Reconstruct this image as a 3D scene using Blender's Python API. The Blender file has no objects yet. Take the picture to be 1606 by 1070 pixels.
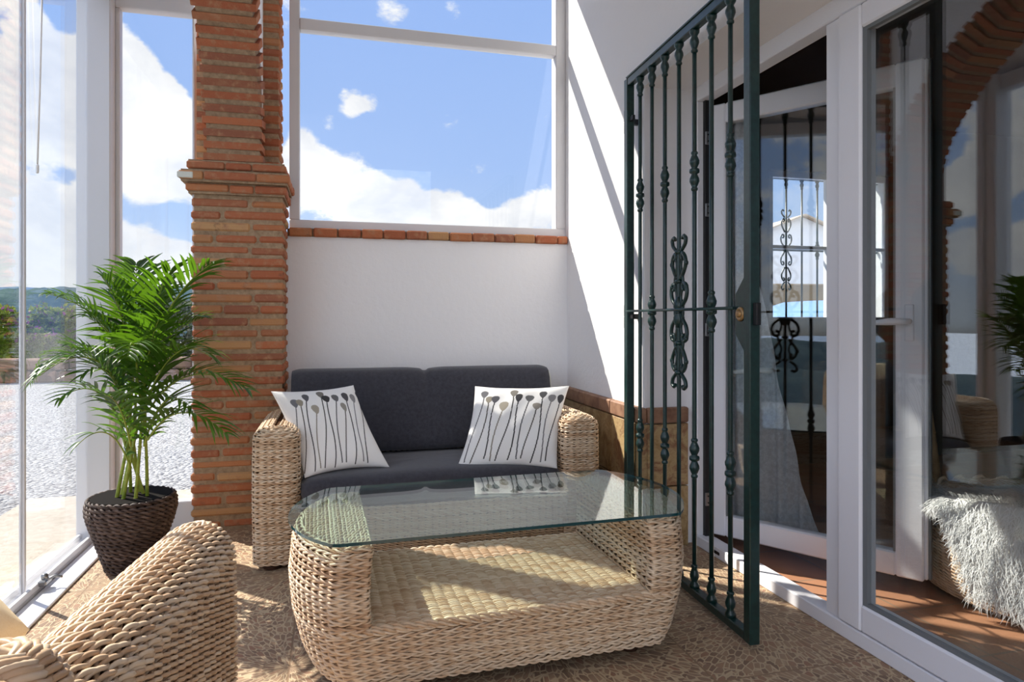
import bpy, math, random
import numpy as np
from mathutils import Vector
random.seed(7); rng = np.random.default_rng(7)
C = bpy.context.scene.collection
SC = bpy.context.scene
# ------------------------------------------------------------------ camera
FPX, YAW, CAMZ, HORIZ = 1056.0, math.radians(14.8), 1.05, 500.0
cam = bpy.data.cameras.new('camera'); camo = bpy.data.objects.new('camera', cam); C.objects.link(camo)
cam.sensor_width = 36; cam.lens = 36*FPX/1606; cam.shift_y = -(535-HORIZ)/1606
camo.location = (0, 0, CAMZ); camo.rotation_euler = (math.pi/2, 0, -YAW)
cam.clip_start = .02; cam.clip_end = 5000
SC.camera = camo
FW = np.array([math.sin(YAW), math.cos(YAW), 0]); RT = np.array([math.cos(YAW), -math.sin(YAW), 0])
def ray(u, v): return FW + RT*((u-803)/FPX) + np.array([0, 0, (HORIZ-v)/FPX])
def at(u, v, d): return np.array([0, 0, CAMZ]) + ray(u, v)*d     # a measured point: pixel and distance ahead
# ------------------------------------------------------------------ exposure, sun
SC.view_settings.view_transform = 'Standard'; SC.view_settings.look = 'None'
SC.view_settings.exposure = 0.0; SC.view_settings.gamma = 1.0
SUN_STRENGTH, SKY_STRENGTH = 8.6, 1.0
sl = bpy.data.lights.new('sun', 'SUN'); sl.energy = SUN_STRENGTH; sl.angle = math.radians(.55); sl.color = (1, .94, .84)
so = bpy.data.objects.new('sun', sl); C.objects.link(so)
so.rotation_euler = Vector((1.03, -1.0, -1.35)).to_track_quat('-Z', 'Y').to_euler(); so.location = (-6, 8, 9)
# ------------------------------------------------------------------ node helpers
def lin(r, g, b):
    f = lambda c: c/12.92 if c <= .04045 else ((c+.055)/1.055)**2.4
    return (f(r/255), f(g/255), f(b/255), 1)
class NT:
    def __init__(s, tree): s.t = tree; s.n = tree.nodes; s.l = tree.links; s.n.clear()
    def new(s, typ, **kw):
        n = s.n.new(typ)
        for k, v in kw.items(): setattr(n, k, v)
        return n
    def put(s, inp, val):
        if hasattr(val, 'is_linked') or isinstance(val, bpy.types.NodeSocket): s.l.new(val, inp)
        else: inp.default_value = val
    def math(s, op, a, b=0.0, c=None, clamp=False):
        n = s.new('ShaderNodeMath', operation=op, use_clamp=clamp); s.put(n.inputs[0], a); s.put(n.inputs[1], b)
        if c is not None: s.put(n.inputs[2], c)
        return n.outputs[0]
    def vmath(s, op, a, b=None, scale=None):
        n = s.new('ShaderNodeVectorMath', operation=op); s.put(n.inputs[0], a)
        if b is not None: s.put(n.inputs[1], b)
        if scale is not None: s.put(n.inputs['Scale'], scale)
        return n.outputs['Value'] if op in ('DOT_PRODUCT', 'LENGTH') else n.outputs[0]
    def noise(s, vec, scale, detail=4, rough=.5, dist=0, col=False):
        n = s.new('ShaderNodeTexNoise'); 
        if vec is not None: s.put(n.inputs['Vector'], vec)
        s.put(n.inputs['Scale'], scale); n.inputs['Detail'].default_value = detail; n.inputs['Roughness'].default_value = rough; n.inputs['Distortion'].default_value = dist
        return n.outputs['Color' if col else 'Fac']
    def ramp(s, fac, stops, interp='LINEAR'):
        n = s.new('ShaderNodeValToRGB'); cr = n.color_ramp; cr.interpolation = interp
        while len(cr.elements) < len(stops): cr.elements.new(.5)
        for e, (p, c) in zip(cr.elements, stops): e.position = p; e.color = c
        s.put(n.inputs[0], fac); return n.outputs[0]
    def mix(s, fac, a, b, mode='MIX'):
        n = s.new('ShaderNodeMix', data_type='RGBA', blend_type=mode); s.put(n.inputs[0], fac); s.put(n.inputs[6], a); s.put(n.inputs[7], b); return n.outputs[2]
    def sstep(s, x, lo, hi):
        n = s.new('ShaderNodeMapRange', interpolation_type='SMOOTHSTEP'); s.put(n.inputs[0], x); n.inputs[1].default_value = lo; n.inputs[2].default_value = hi; return n.outputs[0]
# ------------------------------------------------------------------ sky with cumulus
w = bpy.data.worlds.new('sky'); SC.world = w; w.use_nodes = True
t = NT(w.node_tree)
dirv = t.vmath('NORMALIZE', t.new('ShaderNodeTexCoord').outputs['Generated'])
sep = t.new('ShaderNodeSeparateXYZ'); t.put(sep.inputs[0], dirv); dz = sep.outputs[2]
blue = t.ramp(dz, [(0, lin(206, 226, 250)), (.08, lin(190, 216, 252)), (.22, lin(170, 202, 254)), (.5, lin(152, 188, 251)), (1, lin(122, 166, 242))])
def blob(u, v, rad, amt):
    d = ray(u, v); d = d/np.linalg.norm(d); c = math.cos(math.radians(rad))
    return t.math('MULTIPLY', t.sstep(t.vmath('DOT_PRODUCT', dirv, tuple(d)), c, 1-(1-c)*.02), amt)
warp = t.noise(dirv, 3.2, 3, .5, col=True)
dw = t.vmath('ADD', dirv, t.vmath('SCALE', t.vmath('SUBTRACT', warp, (.5, .5, .5)), scale=.10))
stretch = t.vmath('MULTIPLY', dw, (1, 1, 1.6))
n1 = t.noise(stretch, 7, 10, .62)
n2 = t.noise(stretch, 26, 8, .65)
bias = t.math('MULTIPLY', t.math('SUBTRACT', n1, .5), 1.0)
bias = t.math('ADD', bias, t.math('MULTIPLY', t.math('SUBTRACT', n2, .5), .50))
BL = [(470, 265, 3.2, .34), (505, 285, 3.2, .36), (560, 300, 3.4, .36), (610, 310, 3.0, .34), (650, 325, 3.0, .36), (700, 338, 2.6, .36), (740, 345, 2.2, .30), (800, 345, 2.4, .34), (845, 330, 2.6, .36), (600, 350, 6, .22), (548, 158, 1.7, .27), (560, 172, 1.2, .12), (590, 160, 1.2, .24), (512, 188, 1.0, .12), (705, 190, 1.5, .33), (690, 178, 1.0, .1), (770, 185, 1.3, .2), (850, 178, 1.4, .2), (815, 158, .9, .1), (620, 18, 2.4, .31), (706, 20, 1.4, .28), (470, 215, 1.3, .2),
      (185, 60, 3.5, .31), (205, 110, 3.5, .31), (225, 150, 3.5, .31), (190, 190, 5, .31), (250, 180, 3.5, .36), (270, 215, 4, .29), (225, 250, 4, .29), (280, 285, 3.0, .34), (215, 315, 2.4, .22), (282, 128, 1.2, .26), (60, 60, 3.4, .29), (85, 110, 4, .31), (100, 170, 4.5, .31), (30, 110, 3.5, .36), (15, 175, 4, .29), (70, 215, 3, .26), (20, 290, 3.5, .29), (60, 340, 5, .31), (100, 390, 5, .29), (20, 400, 5, .29), (215, 395, 4, .29), (260, 425, 4.5, .32), (175, 400, 3, .3), (30, 10, 2.4, .30), (-120, 200, 12, .36)]
for b in BL: bias = t.math('ADD', bias, blob(*b))
def blob_dir(d, rad, amt):
    d = np.asarray(d, float); d = d/np.linalg.norm(d); c = math.cos(math.radians(rad))
    return t.math('MULTIPLY', t.sstep(t.vmath('DOT_PRODUCT', dirv, tuple(d)), c, 1-(1-c)*.02), amt)
for u, v, r, a in [(1500, 300, 2.5, .3), (1540, 285, 3, .34), (1570, 250, 3, .3), (1620, 180, 5, .34), (1510, 400, 2.2, .32), (1550, 392, 2.4, .34), (1600, 395, 2.6, .34), (1650, 390, 3, .3)]:
    d = ray(u, v); bias = t.math('ADD', bias, blob_dir((-d[0], d[1], d[2]), r, a))     # clouds on the open side of the terrace
for u, v, r, a in [(100, 28, 1.9, -.32), (20, 50, 2.2, -.32), (-10, 240, 4.5, -.26), (75, 264, 2.2, -.14), (280, 70, 4, -.30), (255, 30, 3.2, -.26), (15, 60, 2.6, -.35), (90, 15, 2.6, -.25), (70, 255, 2.6, -.22), (640, 230, 5, -.2), (640, 100, 6, -.22), (760, 100, 8, -.25), (820, 240, 4, -.2), (180, 335, 2.2, -.18), (250, 355, 2.4, -.2), (285, 345, 2, -.15), (772, 300, 1.8, -.2), (500, 120, 4, -.2)]: bias = t.math('ADD', bias, blob(u, v, r, a))
back = t.math('MULTIPLY', t.sstep(t.vmath('DOT_PRODUCT', dirv, (0, -1, 0)), -.35, .3), .22)       # extra cloud added to the unseen sky behind the camera, for more light
bias = t.math('ADD', bias, back)
mask = t.sstep(bias, .10, .30)
cshade = t.noise(stretch, 7.5, 5, .55)
ccol = t.ramp(cshade, [(.36, (.84, .87, .94, 1)), (.60, (1.12, 1.12, 1.12, 1))])
skyc = t.mix(mask, blue, ccol)
hz = t.sstep(dz, .14, 0)
skyc = t.mix(t.math('MULTIPLY', hz, .5), skyc, (.82, .89, .98, 1))
behind = t.math('ADD', 1.0, t.math('MULTIPLY', t.sstep(t.vmath('DOT_PRODUCT', dirv, (.25, -.97, 0)),   .05, .5), 1.15))   # unseen sky behind the camera, boosted to lift the ambient light
skyc = t.vmath('SCALE', skyc, scale=behind)
below = t.sstep(dz, 0, -.03)
skyc = t.mix(below, skyc, (.45, .46, .45, 1))
bg = t.new('ShaderNodeBackground'); t.put(bg.inputs[0], skyc); bg.inputs[1].default_value = SKY_STRENGTH
wo = t.new('ShaderNodeOutputWorld'); t.l.new(bg.outputs[0], wo.inputs[0])
# ------------------------------------------------------------------ materials
def mat(name, col=(.8, .8, .8, 1), rough=.5, metal=0, spec=.5, fn=None):
    m = bpy.data.materials.new(name); m.use_nodes = True; q = NT(m.node_tree)
    b = q.new('ShaderNodeBsdfPrincipled'); o = q.new('ShaderNodeOutputMaterial'); q.l.new(b.outputs[0], o.inputs[0])
    b.inputs['Base Color'].default_value = col; b.inputs['Roughness'].default_value = rough; b.inputs['Metallic'].default_value = metal
    b.inputs['Specular IOR Level'].default_value = spec
    if fn: fn(q, b)
    return m
def opos(q): return q.new('ShaderNodeNewGeometry').outputs['Position']
def bump(q, b, h, strength=.3, dist=.01):
    n = q.new('ShaderNodeBump'); n.inputs['Strength'].default_value = strength; n.inputs['Distance'].default_value = dist
    q.put(n.inputs['Height'], h); q.l.new(n.outputs[0], b.inputs['Normal'])
def isl(q): return q.new('ShaderNodeNewGeometry').outputs['Random Per Island']
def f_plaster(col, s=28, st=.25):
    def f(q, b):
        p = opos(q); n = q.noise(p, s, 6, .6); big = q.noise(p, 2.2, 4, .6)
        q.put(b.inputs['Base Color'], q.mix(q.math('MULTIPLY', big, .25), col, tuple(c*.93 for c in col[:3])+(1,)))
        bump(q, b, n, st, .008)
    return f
M = {}
M['plaster'] = mat('white_plaster', rough=.9, spec=.2, fn=f_plaster((.90, .885, .885, 1)))
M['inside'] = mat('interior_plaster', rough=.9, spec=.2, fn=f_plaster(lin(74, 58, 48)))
M['pvc'] = mat('white_pvc', (.92, .92, .96, 1), .28, spec=.5)
M['alu'] = mat('white_aluminium', (.70, .69, .70, 1), .35, spec=.5)
M['gasket'] = mat('grey_gasket', lin(120, 124, 126), .5)
M['steel'] = mat('steel', lin(150, 150, 150), .35, metal=.9)
M['black'] = mat('black_plastic', lin(22, 22, 24), .5)
M['brass'] = mat('brass', lin(176, 140, 96), .35, metal=.85)
def f_green(q, b):
    n = q.noise(opos(q), 60, 4); q.put(b.inputs['Base Color'], q.ramp(n, [(.3, lin(14, 40, 38)), (.7, lin(24, 58, 54))])); bump(q, b, n, .12, .003)
M['green'] = mat('dark_green_paint', rough=.3, spec=.6, fn=f_green)
def f_brick(q, b):
    r = isl(q); p = opos(q); n = q.noise(p, 26, 5, .6); n2 = q.noise(p, 110, 3, .6)
    c = q.ramp(r, [(0, lin(162, 100, 74)), (.2, lin(182, 112, 78)), (.4, lin(166, 98, 70)), (.58, lin(186, 126, 86)), (.72, lin(146, 94, 74)), (.86, lin(174, 112, 80)), (.94, lin(182, 136, 94)), (1, lin(194, 152, 108))])
    c = q.mix(q.sstep(n, .48, .75), c, lin(178, 132, 100)); c = q.mix(q.sstep(q.noise(p, 9, 4, .7), .62, .78), c, lin(108, 82, 68))
    q.put(b.inputs['Base Color'], c); bump(q, b, q.math('ADD', n, q.math('MULTIPLY', n2, .5)), .7, .006)
M['brick'] = mat('red_brick', rough=.9, spec=.15, fn=f_brick)
def f_mortar(q, b):
    p = opos(q); n = q.noise(p, 40, 6, .65); q.put(b.inputs['Base Color'], q.ramp(n, [(.3, lin(140, 116, 92)), (.7, lin(182, 156, 126))])); bump(q, b, n, .8, .008)
M['mortar'] = mat('mortar', rough=.95, spec=.1, fn=f_mortar)
def f_wick(lo, mid, hi):
    def f(q, b):
        r = isl(q); p = opos(q); n = q.noise(p, 34, 3, .6); n2 = q.noise(p, 9, 3, .6)
        v = q.math('ADD', q.math('MULTIPLY', r, .45), q.math('ADD', q.math('MULTIPLY', n, .4), q.math('MULTIPLY', n2, .3)))
        q.put(b.inputs['Base Color'], q.ramp(v, [(.30, lo), (.55, mid), (.85, hi)]))
    return f
M['wicker'] = mat('pale_wicker', rough=.42, spec=.45, fn=f_wick(lin(184, 147, 112), lin(210, 181, 148), lin(227, 207, 180)))
M['wickerback'] = mat('wicker_core', lin(82, 54, 32), .9, spec=.1)
M['darkwick'] = mat('dark_rope_weave', rough=.6, spec=.3, fn=f_wick(lin(52, 40, 34), lin(78, 62, 54), lin(104, 86, 76)))
M['darkcore'] = mat('dark_weave_core', lin(20, 15, 12), .9, spec=.1)
def f_char(q, b):
    p = opos(q); n = q.noise(p, 500, 3, .7); n2 = q.noise(p, 60, 4, .6)
    q.put(b.inputs['Base Color'], q.ramp(q.math('ADD', q.math('MULTIPLY', n, .6), q.math('MULTIPLY', n2, .4)), [(.3, lin(46, 46, 52)), (.7, lin(78, 78, 86))]))
    b.inputs['Sheen Weight'].default_value = .25; bump(q, b, n, .4, .002)
M['char'] = mat('charcoal_fabric', rough=.95, spec=.15, fn=f_char)
def f_linen(a, c, s=420):
    def f(q, b):
        p = opos(q); n = q.noise(p, s, 2, .6); q.put(b.inputs['Base Color'], q.mix(n, a, c)); bump(q, b, n, .25, .0015)
    return f
M['cream'] = mat('cream_fabric', rough=.9, spec=.2, fn=f_linen(lin(238, 226, 200), lin(226, 206, 168)))
M['lining'] = mat('pale_lining', rough=.9, spec=.2, fn=f_linen(lin(226, 226, 214), lin(206, 208, 196)))
M['white'] = mat('white_cotton', rough=.9, spec=.2, fn=f_linen(lin(244, 243, 240), lin(232, 231, 228)))
def f_print(q, b):
    a = q.new('ShaderNodeVertexColor', layer_name='print'); n = q.noise(opos(q), 420, 2)
    q.put(b.inputs['Base Color'], q.mix(q.math('MULTIPLY', n, .12), a.outputs[0], lin(190, 186, 180))); bump(q, b, n, .25, .0015)
M['print'] = mat('printed_cotton', rough=.9, spec=.2, fn=f_print)
M['leather'] = mat('brown_foot', lin(60, 36, 24), .5)
M['soil'] = mat('soil', lin(44, 34, 28), 1, fn=lambda q, b: bump(q, b, q.noise(opos(q), 80, 4), 1, .02))
def glass(name, r0=.04, tint=(1, 1, 1, 1)):
    m = bpy.data.materials.new(name); m.use_nodes = True; q = NT(m.node_tree)
    g = q.new('ShaderNodeNewGeometry'); c = q.math('ABSOLUTE', q.vmath('DOT_PRODUCT', g.outputs['Incoming'], g.outputs['Normal']))
    R = q.math('ADD', r0, q.math('MULTIPLY', 1-r0, q.math('POWER', q.math('SUBTRACT', 1, c), 5)))
    tr = q.new('ShaderNodeBsdfTransparent'); tr.inputs[0].default_value = tint
    gl = q.new('ShaderNodeBsdfGlossy'); gl.inputs['Roughness'].default_value = 0; gl.inputs[0].default_value = (1, 1, 1, 1)
    mx = q.new('ShaderNodeMixShader'); q.put(mx.inputs[0], R); q.l.new(tr.outputs[0], mx.inputs[1]); q.l.new(gl.outputs[0], mx.inputs[2])
    o = q.new('ShaderNodeOutputMaterial'); q.l.new(mx.outputs[0], o.inputs[0]); return m
M['glass'] = glass('window_glass', .028, (.985, .99, .99, 1))
M['dglass'] = glass('double_glazing', .085, (.93, .95, .95, 1))
M['tglass'] = glass('table_glass', .055, (.86, .955, .93, 1))
M['tedge'] = mat('table_glass_edge', lin(18, 66, 70), .08, spec=.8)
# leaves
def leafmat(name, a, c, trans):
    m = bpy.data.materials.new(name); m.use_nodes = True; q = NT(m.node_tree)
    r = isl(q); col = q.ramp(q.math('ADD', q.math('MULTIPLY', r, .7), q.math('MULTIPLY', q.noise(opos(q), 14, 2), .3)), [(.2, a), (.85, c)])
    b = q.new('ShaderNodeBsdfPrincipled'); q.put(b.inputs['Base Color'], col); b.inputs['Roughness'].default_value = .35
    tl = q.new('ShaderNodeBsdfTranslucent'); q.put(tl.inputs[0], q.mix(.65, col, trans))
    mx = q.new('ShaderNodeMixShader'); mx.inputs[0].default_value = .36; q.l.new(b.outputs[0], mx.inputs[1]); q.l.new(tl.outputs[0], mx.inputs[2])
    o = q.new('ShaderNodeOutputMaterial'); q.l.new(mx.outputs[0], o.inputs[0]); return m
M['palm'] = leafmat('palm_leaf', lin(28, 60, 16), lin(78, 120, 36), lin(122, 172, 26))
M['cane'] = mat('palm_cane', rough=.4, fn=lambda q, b: q.put(b.inputs['Base Color'], q.ramp(q.noise(opos(q), 22, 2), [(.35, lin(112, 132, 40)), (.65, lin(150, 160, 62))])))
M['bush'] = leafmat('bush_leaf', lin(66, 84, 30), lin(140, 150, 58), lin(150, 160, 60))
M['bushgrey'] = leafmat('grey_leaf', lin(70, 76, 62), lin(126, 128, 112), lin(120, 130, 100))
M['flower'] = leafmat('purple_flower', lin(96, 44, 92), lin(146, 74, 132), lin(150, 80, 140))
# lace curtain
def lace():
    m = bpy.data.materials.new('lace'); m.use_nodes = True; q = NT(m.node_tree)
    p = opos(q); n = q.noise(p, 60, 4, .7); 
    d = q.new('ShaderNodeBsdfDiffuse'); d.inputs[0].default_value = (.85, .87, .9, 1); tl = q.new('ShaderNodeBsdfTranslucent'); tl.inputs[0].default_value = (.85, .87, .9, 1)
    a = q.new('ShaderNodeMixShader'); a.inputs[0].default_value = .5; q.l.new(d.outputs[0], a.inputs[1]); q.l.new(tl.outputs[0], a.inputs[2])
    tr = q.new('ShaderNodeBsdfTransparent'); mx = q.new('ShaderNodeMixShader'); q.put(mx.inputs[0], q.math('ADD', .80, q.math('MULTIPLY', q.sstep(n, .42, .6), .18)))
    q.l.new(tr.outputs[0], mx.inputs[1]); q.l.new(a.outputs[0], mx.inputs[2]); o = q.new('ShaderNodeOutputMaterial'); q.l.new(mx.outputs[0], o.inputs[0]); return m
M['lace'] = lace()
M['fur'] = mat('white_fur', (.88, .88, .87, 1), .6, spec=.3)
M['furskin'] = mat('fur_hide', (.72, .71, .68, 1), .9)
M['pole'] = mat('bamboo', rough=.6, fn=lambda q, b: q.put(b.inputs['Base Color'], q.ramp(q.noise(opos(q), 12, 3), [(.3, lin(128, 96, 62)), (.7, lin(176, 142, 100))])))
def f_floor(q, b):
    # cast-stone tiles: pebbles set in fans round alternate tile corners
    T = .40; p = opos(q); s = q.new('ShaderNodeSeparateXYZ'); q.put(s.inputs[0], p)
    x = q.math('DIVIDE', q.math('ADD', s.outputs[0], 40.13), T); y = q.math('DIVIDE', q.math('ADD', s.outputs[1], 40.27), T)
    fx = q.math('FRACT', x); fy = q.math('FRACT', y); ix = q.math('FLOOR', x); iy = q.math('FLOOR', y)
    ox = q.math('MODULO', ix, 2.0); oy = q.math('MODULO', iy, 2.0)
    cx = q.math('ABSOLUTE', q.math('SUBTRACT', fx, ox)); cy = q.math('ABSOLUTE', q.math('SUBTRACT', fy, oy))
    r = q.math('SQRT', q.math('ADD', q.math('MULTIPLY', cx, cx), q.math('MULTIPLY', cy, cy))); th = q.math('ARCTAN2', cy, cx)
    k = q.math('ADD', 5.0, q.math('MULTIPLY', q.math('FLOOR', q.math('MULTIPLY', r, 5.0)), 3.6))
    cv = q.new('ShaderNodeCombineXYZ'); q.put(cv.inputs[0], q.math('MULTIPLY', r, 10.0)); q.put(cv.inputs[1], q.math('MULTIPLY', th, k)); q.put(cv.inputs[2], q.math('ADD', q.math('MULTIPLY', ix, 3.7), q.math('MULTIPLY', iy, 9.1)))
    vo = q.new('ShaderNodeTexVoronoi', feature='DISTANCE_TO_EDGE'); q.put(vo.inputs['Vector'], cv.outputs[0]); vo.inputs['Scale'].default_value = 1.0; vo.inputs['Randomness'].default_value = .85
    vc = q.new('ShaderNodeTexVoronoi', feature='F1'); q.put(vc.inputs['Vector'], cv.outputs[0]); vc.inputs['Scale'].default_value = 1.0; vc.inputs['Randomness'].default_value = .85
    band = q.math('ABSOLUTE', q.math('SUBTRACT', q.math('FRACT', q.math('MULTIPLY', r, 3.0)), .5))
    line = q.sstep(vo.outputs['Distance'], .04, .12)
    sp = q.new('ShaderNodeSeparateColor'); q.put(sp.inputs[0], vc.outputs['Color'])
    stone = q.ramp(sp.outputs[0], [(0, lin(112, 87, 73)), (.35, lin(146, 119, 98)), (.75, lin(166, 137, 110)), (1, lin(152, 108, 87))])
    stone = q.mix(q.math('MULTIPLY', q.noise(p, 3, 4), .5), stone, lin(176, 150, 120))
    c = q.mix(line, lin(198, 175, 142), stone)
    e = q.math('MINIMUM', q.math('MINIMUM', fx, q.math('SUBTRACT', 1, fx)), q.math('MINIMUM', fy, q.math('SUBTRACT', 1, fy)))
    g = q.sstep(e, .006, .010)
    c = q.mix(g, lin(150, 124, 98), c)
    q.put(b.inputs['Base Color'], c); b.inputs['Roughness'].default_value = .55
    bump(q, b, q.math('MULTIPLY', q.math('ADD', line, q.math('MULTIPLY', q.noise(p, 60, 3), .3)), g), .35, .004)
M['floor'] = mat('pebble_fan_tiles', fn=f_floor, spec=.3)
def f_terra(q, b):
    p = opos(q); br = q.new('ShaderNodeTexBrick'); q.put(br.inputs['Vector'], p); br.offset = 0; br.inputs['Scale'].default_value = 1; br.inputs['Brick Width'].default_value = .33; br.inputs['Row Height'].default_value = .33; br.inputs['Mortar Size'].default_value = .005
    br.inputs[1].default_value = lin(182, 130, 98); br.inputs[2].default_value = lin(192, 142, 110); br.inputs[3].default_value = lin(150, 130, 110)
    q.put(b.inputs['Base Color'], q.mix(q.math('MULTIPLY', q.noise(p, 6, 4), .5), br.outputs[0], lin(166, 116, 88))); b.inputs['Roughness'].default_value = .4
M['terra'] = mat('terracotta_tiles', fn=f_terra)
def f_gravel(q, b):
    p = opos(q); v = q.new('ShaderNodeTexVoronoi'); q.put(v.inputs['Vector'], p); v.inputs['Scale'].default_value = 38; sp = q.new('ShaderNodeSeparateColor'); q.put(sp.inputs[0], v.outputs['Color'])
    n = q.noise(p, 1.2, 5, .6)
    c = q.ramp(sp.outputs[0], [(0, lin(128, 128, 130)), (.4, lin(166, 166, 167)), (1, lin(194, 194, 193))]); q.put(b.inputs['Base Color'], q.mix(q.math('MULTIPLY', n, .35), c, lin(176, 170, 160)))
    bump(q, b, q.math('SUBTRACT', 1, v.outputs['Distance']), .9, .03)
M['gravel'] = mat('pale_gravel', rough=.95, spec=.1, fn=f_gravel)
def f_paving(q, b):
    p = opos(q); n = q.noise(p, 20, 6, .6, 1.0); q.put(b.inputs['Base Color'], q.ramp(n, [(.3, lin(168, 156, 138)), (.7, lin(198, 188, 172))]))
M['paving'] = mat('terrace_paving', rough=.8, fn=f_paving)
def f_hill(a, c):
    def f(q, b):
        n = q.noise(opos(q), .03, 9, .75); q.put(b.inputs['Base Color'], q.ramp(n, [(.4, a), (.62, c)])); b.inputs['Roughness'].default_value = 1; b.inputs['Specular IOR Level'].default_value = 0
    return f
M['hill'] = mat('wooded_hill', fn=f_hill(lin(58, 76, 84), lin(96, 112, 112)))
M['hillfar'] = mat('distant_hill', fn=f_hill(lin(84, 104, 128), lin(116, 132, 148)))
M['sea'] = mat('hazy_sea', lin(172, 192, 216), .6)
def f_stone(q, b):
    p = opos(q); v = q.new('ShaderNodeTexVoronoi'); q.put(v.inputs['Vector'], p); v.inputs['Scale'].default_value = 5; sp = q.new('ShaderNodeSeparateColor'); q.put(sp.inputs[0], v.outputs['Color'])
    q.put(b.inputs['Base Color'], q.ramp(sp.outputs[1], [(0, lin(92, 76, 66)), (1, lin(140, 110, 92))])); bump(q, b, v.outputs['Distance'], 1, .05)
M['stone'] = mat('rubble_stone', rough=.95, fn=f_stone)
def f_dado(q, b):
    p = opos(q); n = q.noise(p, 10, 8, .72, .8); r = isl(q)
    c = q.ramp(q.math('ADD', q.math('MULTIPLY', n, .8), q.math('MULTIPLY', r, .2)), [(.36, lin(104, 76, 52)), (.47, lin(160, 130, 84)), (.56, lin(186, 160, 116)), (.66, lin(138, 96, 66)), (.8, lin(170, 140, 96))])
    q.put(b.inputs['Base Color'], c); b.inputs['Roughness'].default_value = .55; bump(q, b, q.noise(p, 40, 4), .4, .006)
M['dado'] = mat('brown_stone_tiles', fn=f_dado)
M['dadocap'] = mat('red_brown_cap_tile', rough=.6, fn=lambda q, b: q.put(b.inputs['Base Color'], q.ramp(q.noise(opos(q), 14, 5, .6), [(.35, lin(126, 90, 70)), (.65, lin(166, 128, 100))])))
M['roof'] = mat('terracotta_roof', lin(206, 186, 164), .9)
M['tanwall'] = mat('tan_render', lin(150, 130, 104), .9)
M['carblue'] = mat('pale_blue_paint', lin(150, 186, 232), .25)
M['carglass'] = mat('car_window', lin(20, 26, 34), .1)
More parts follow.
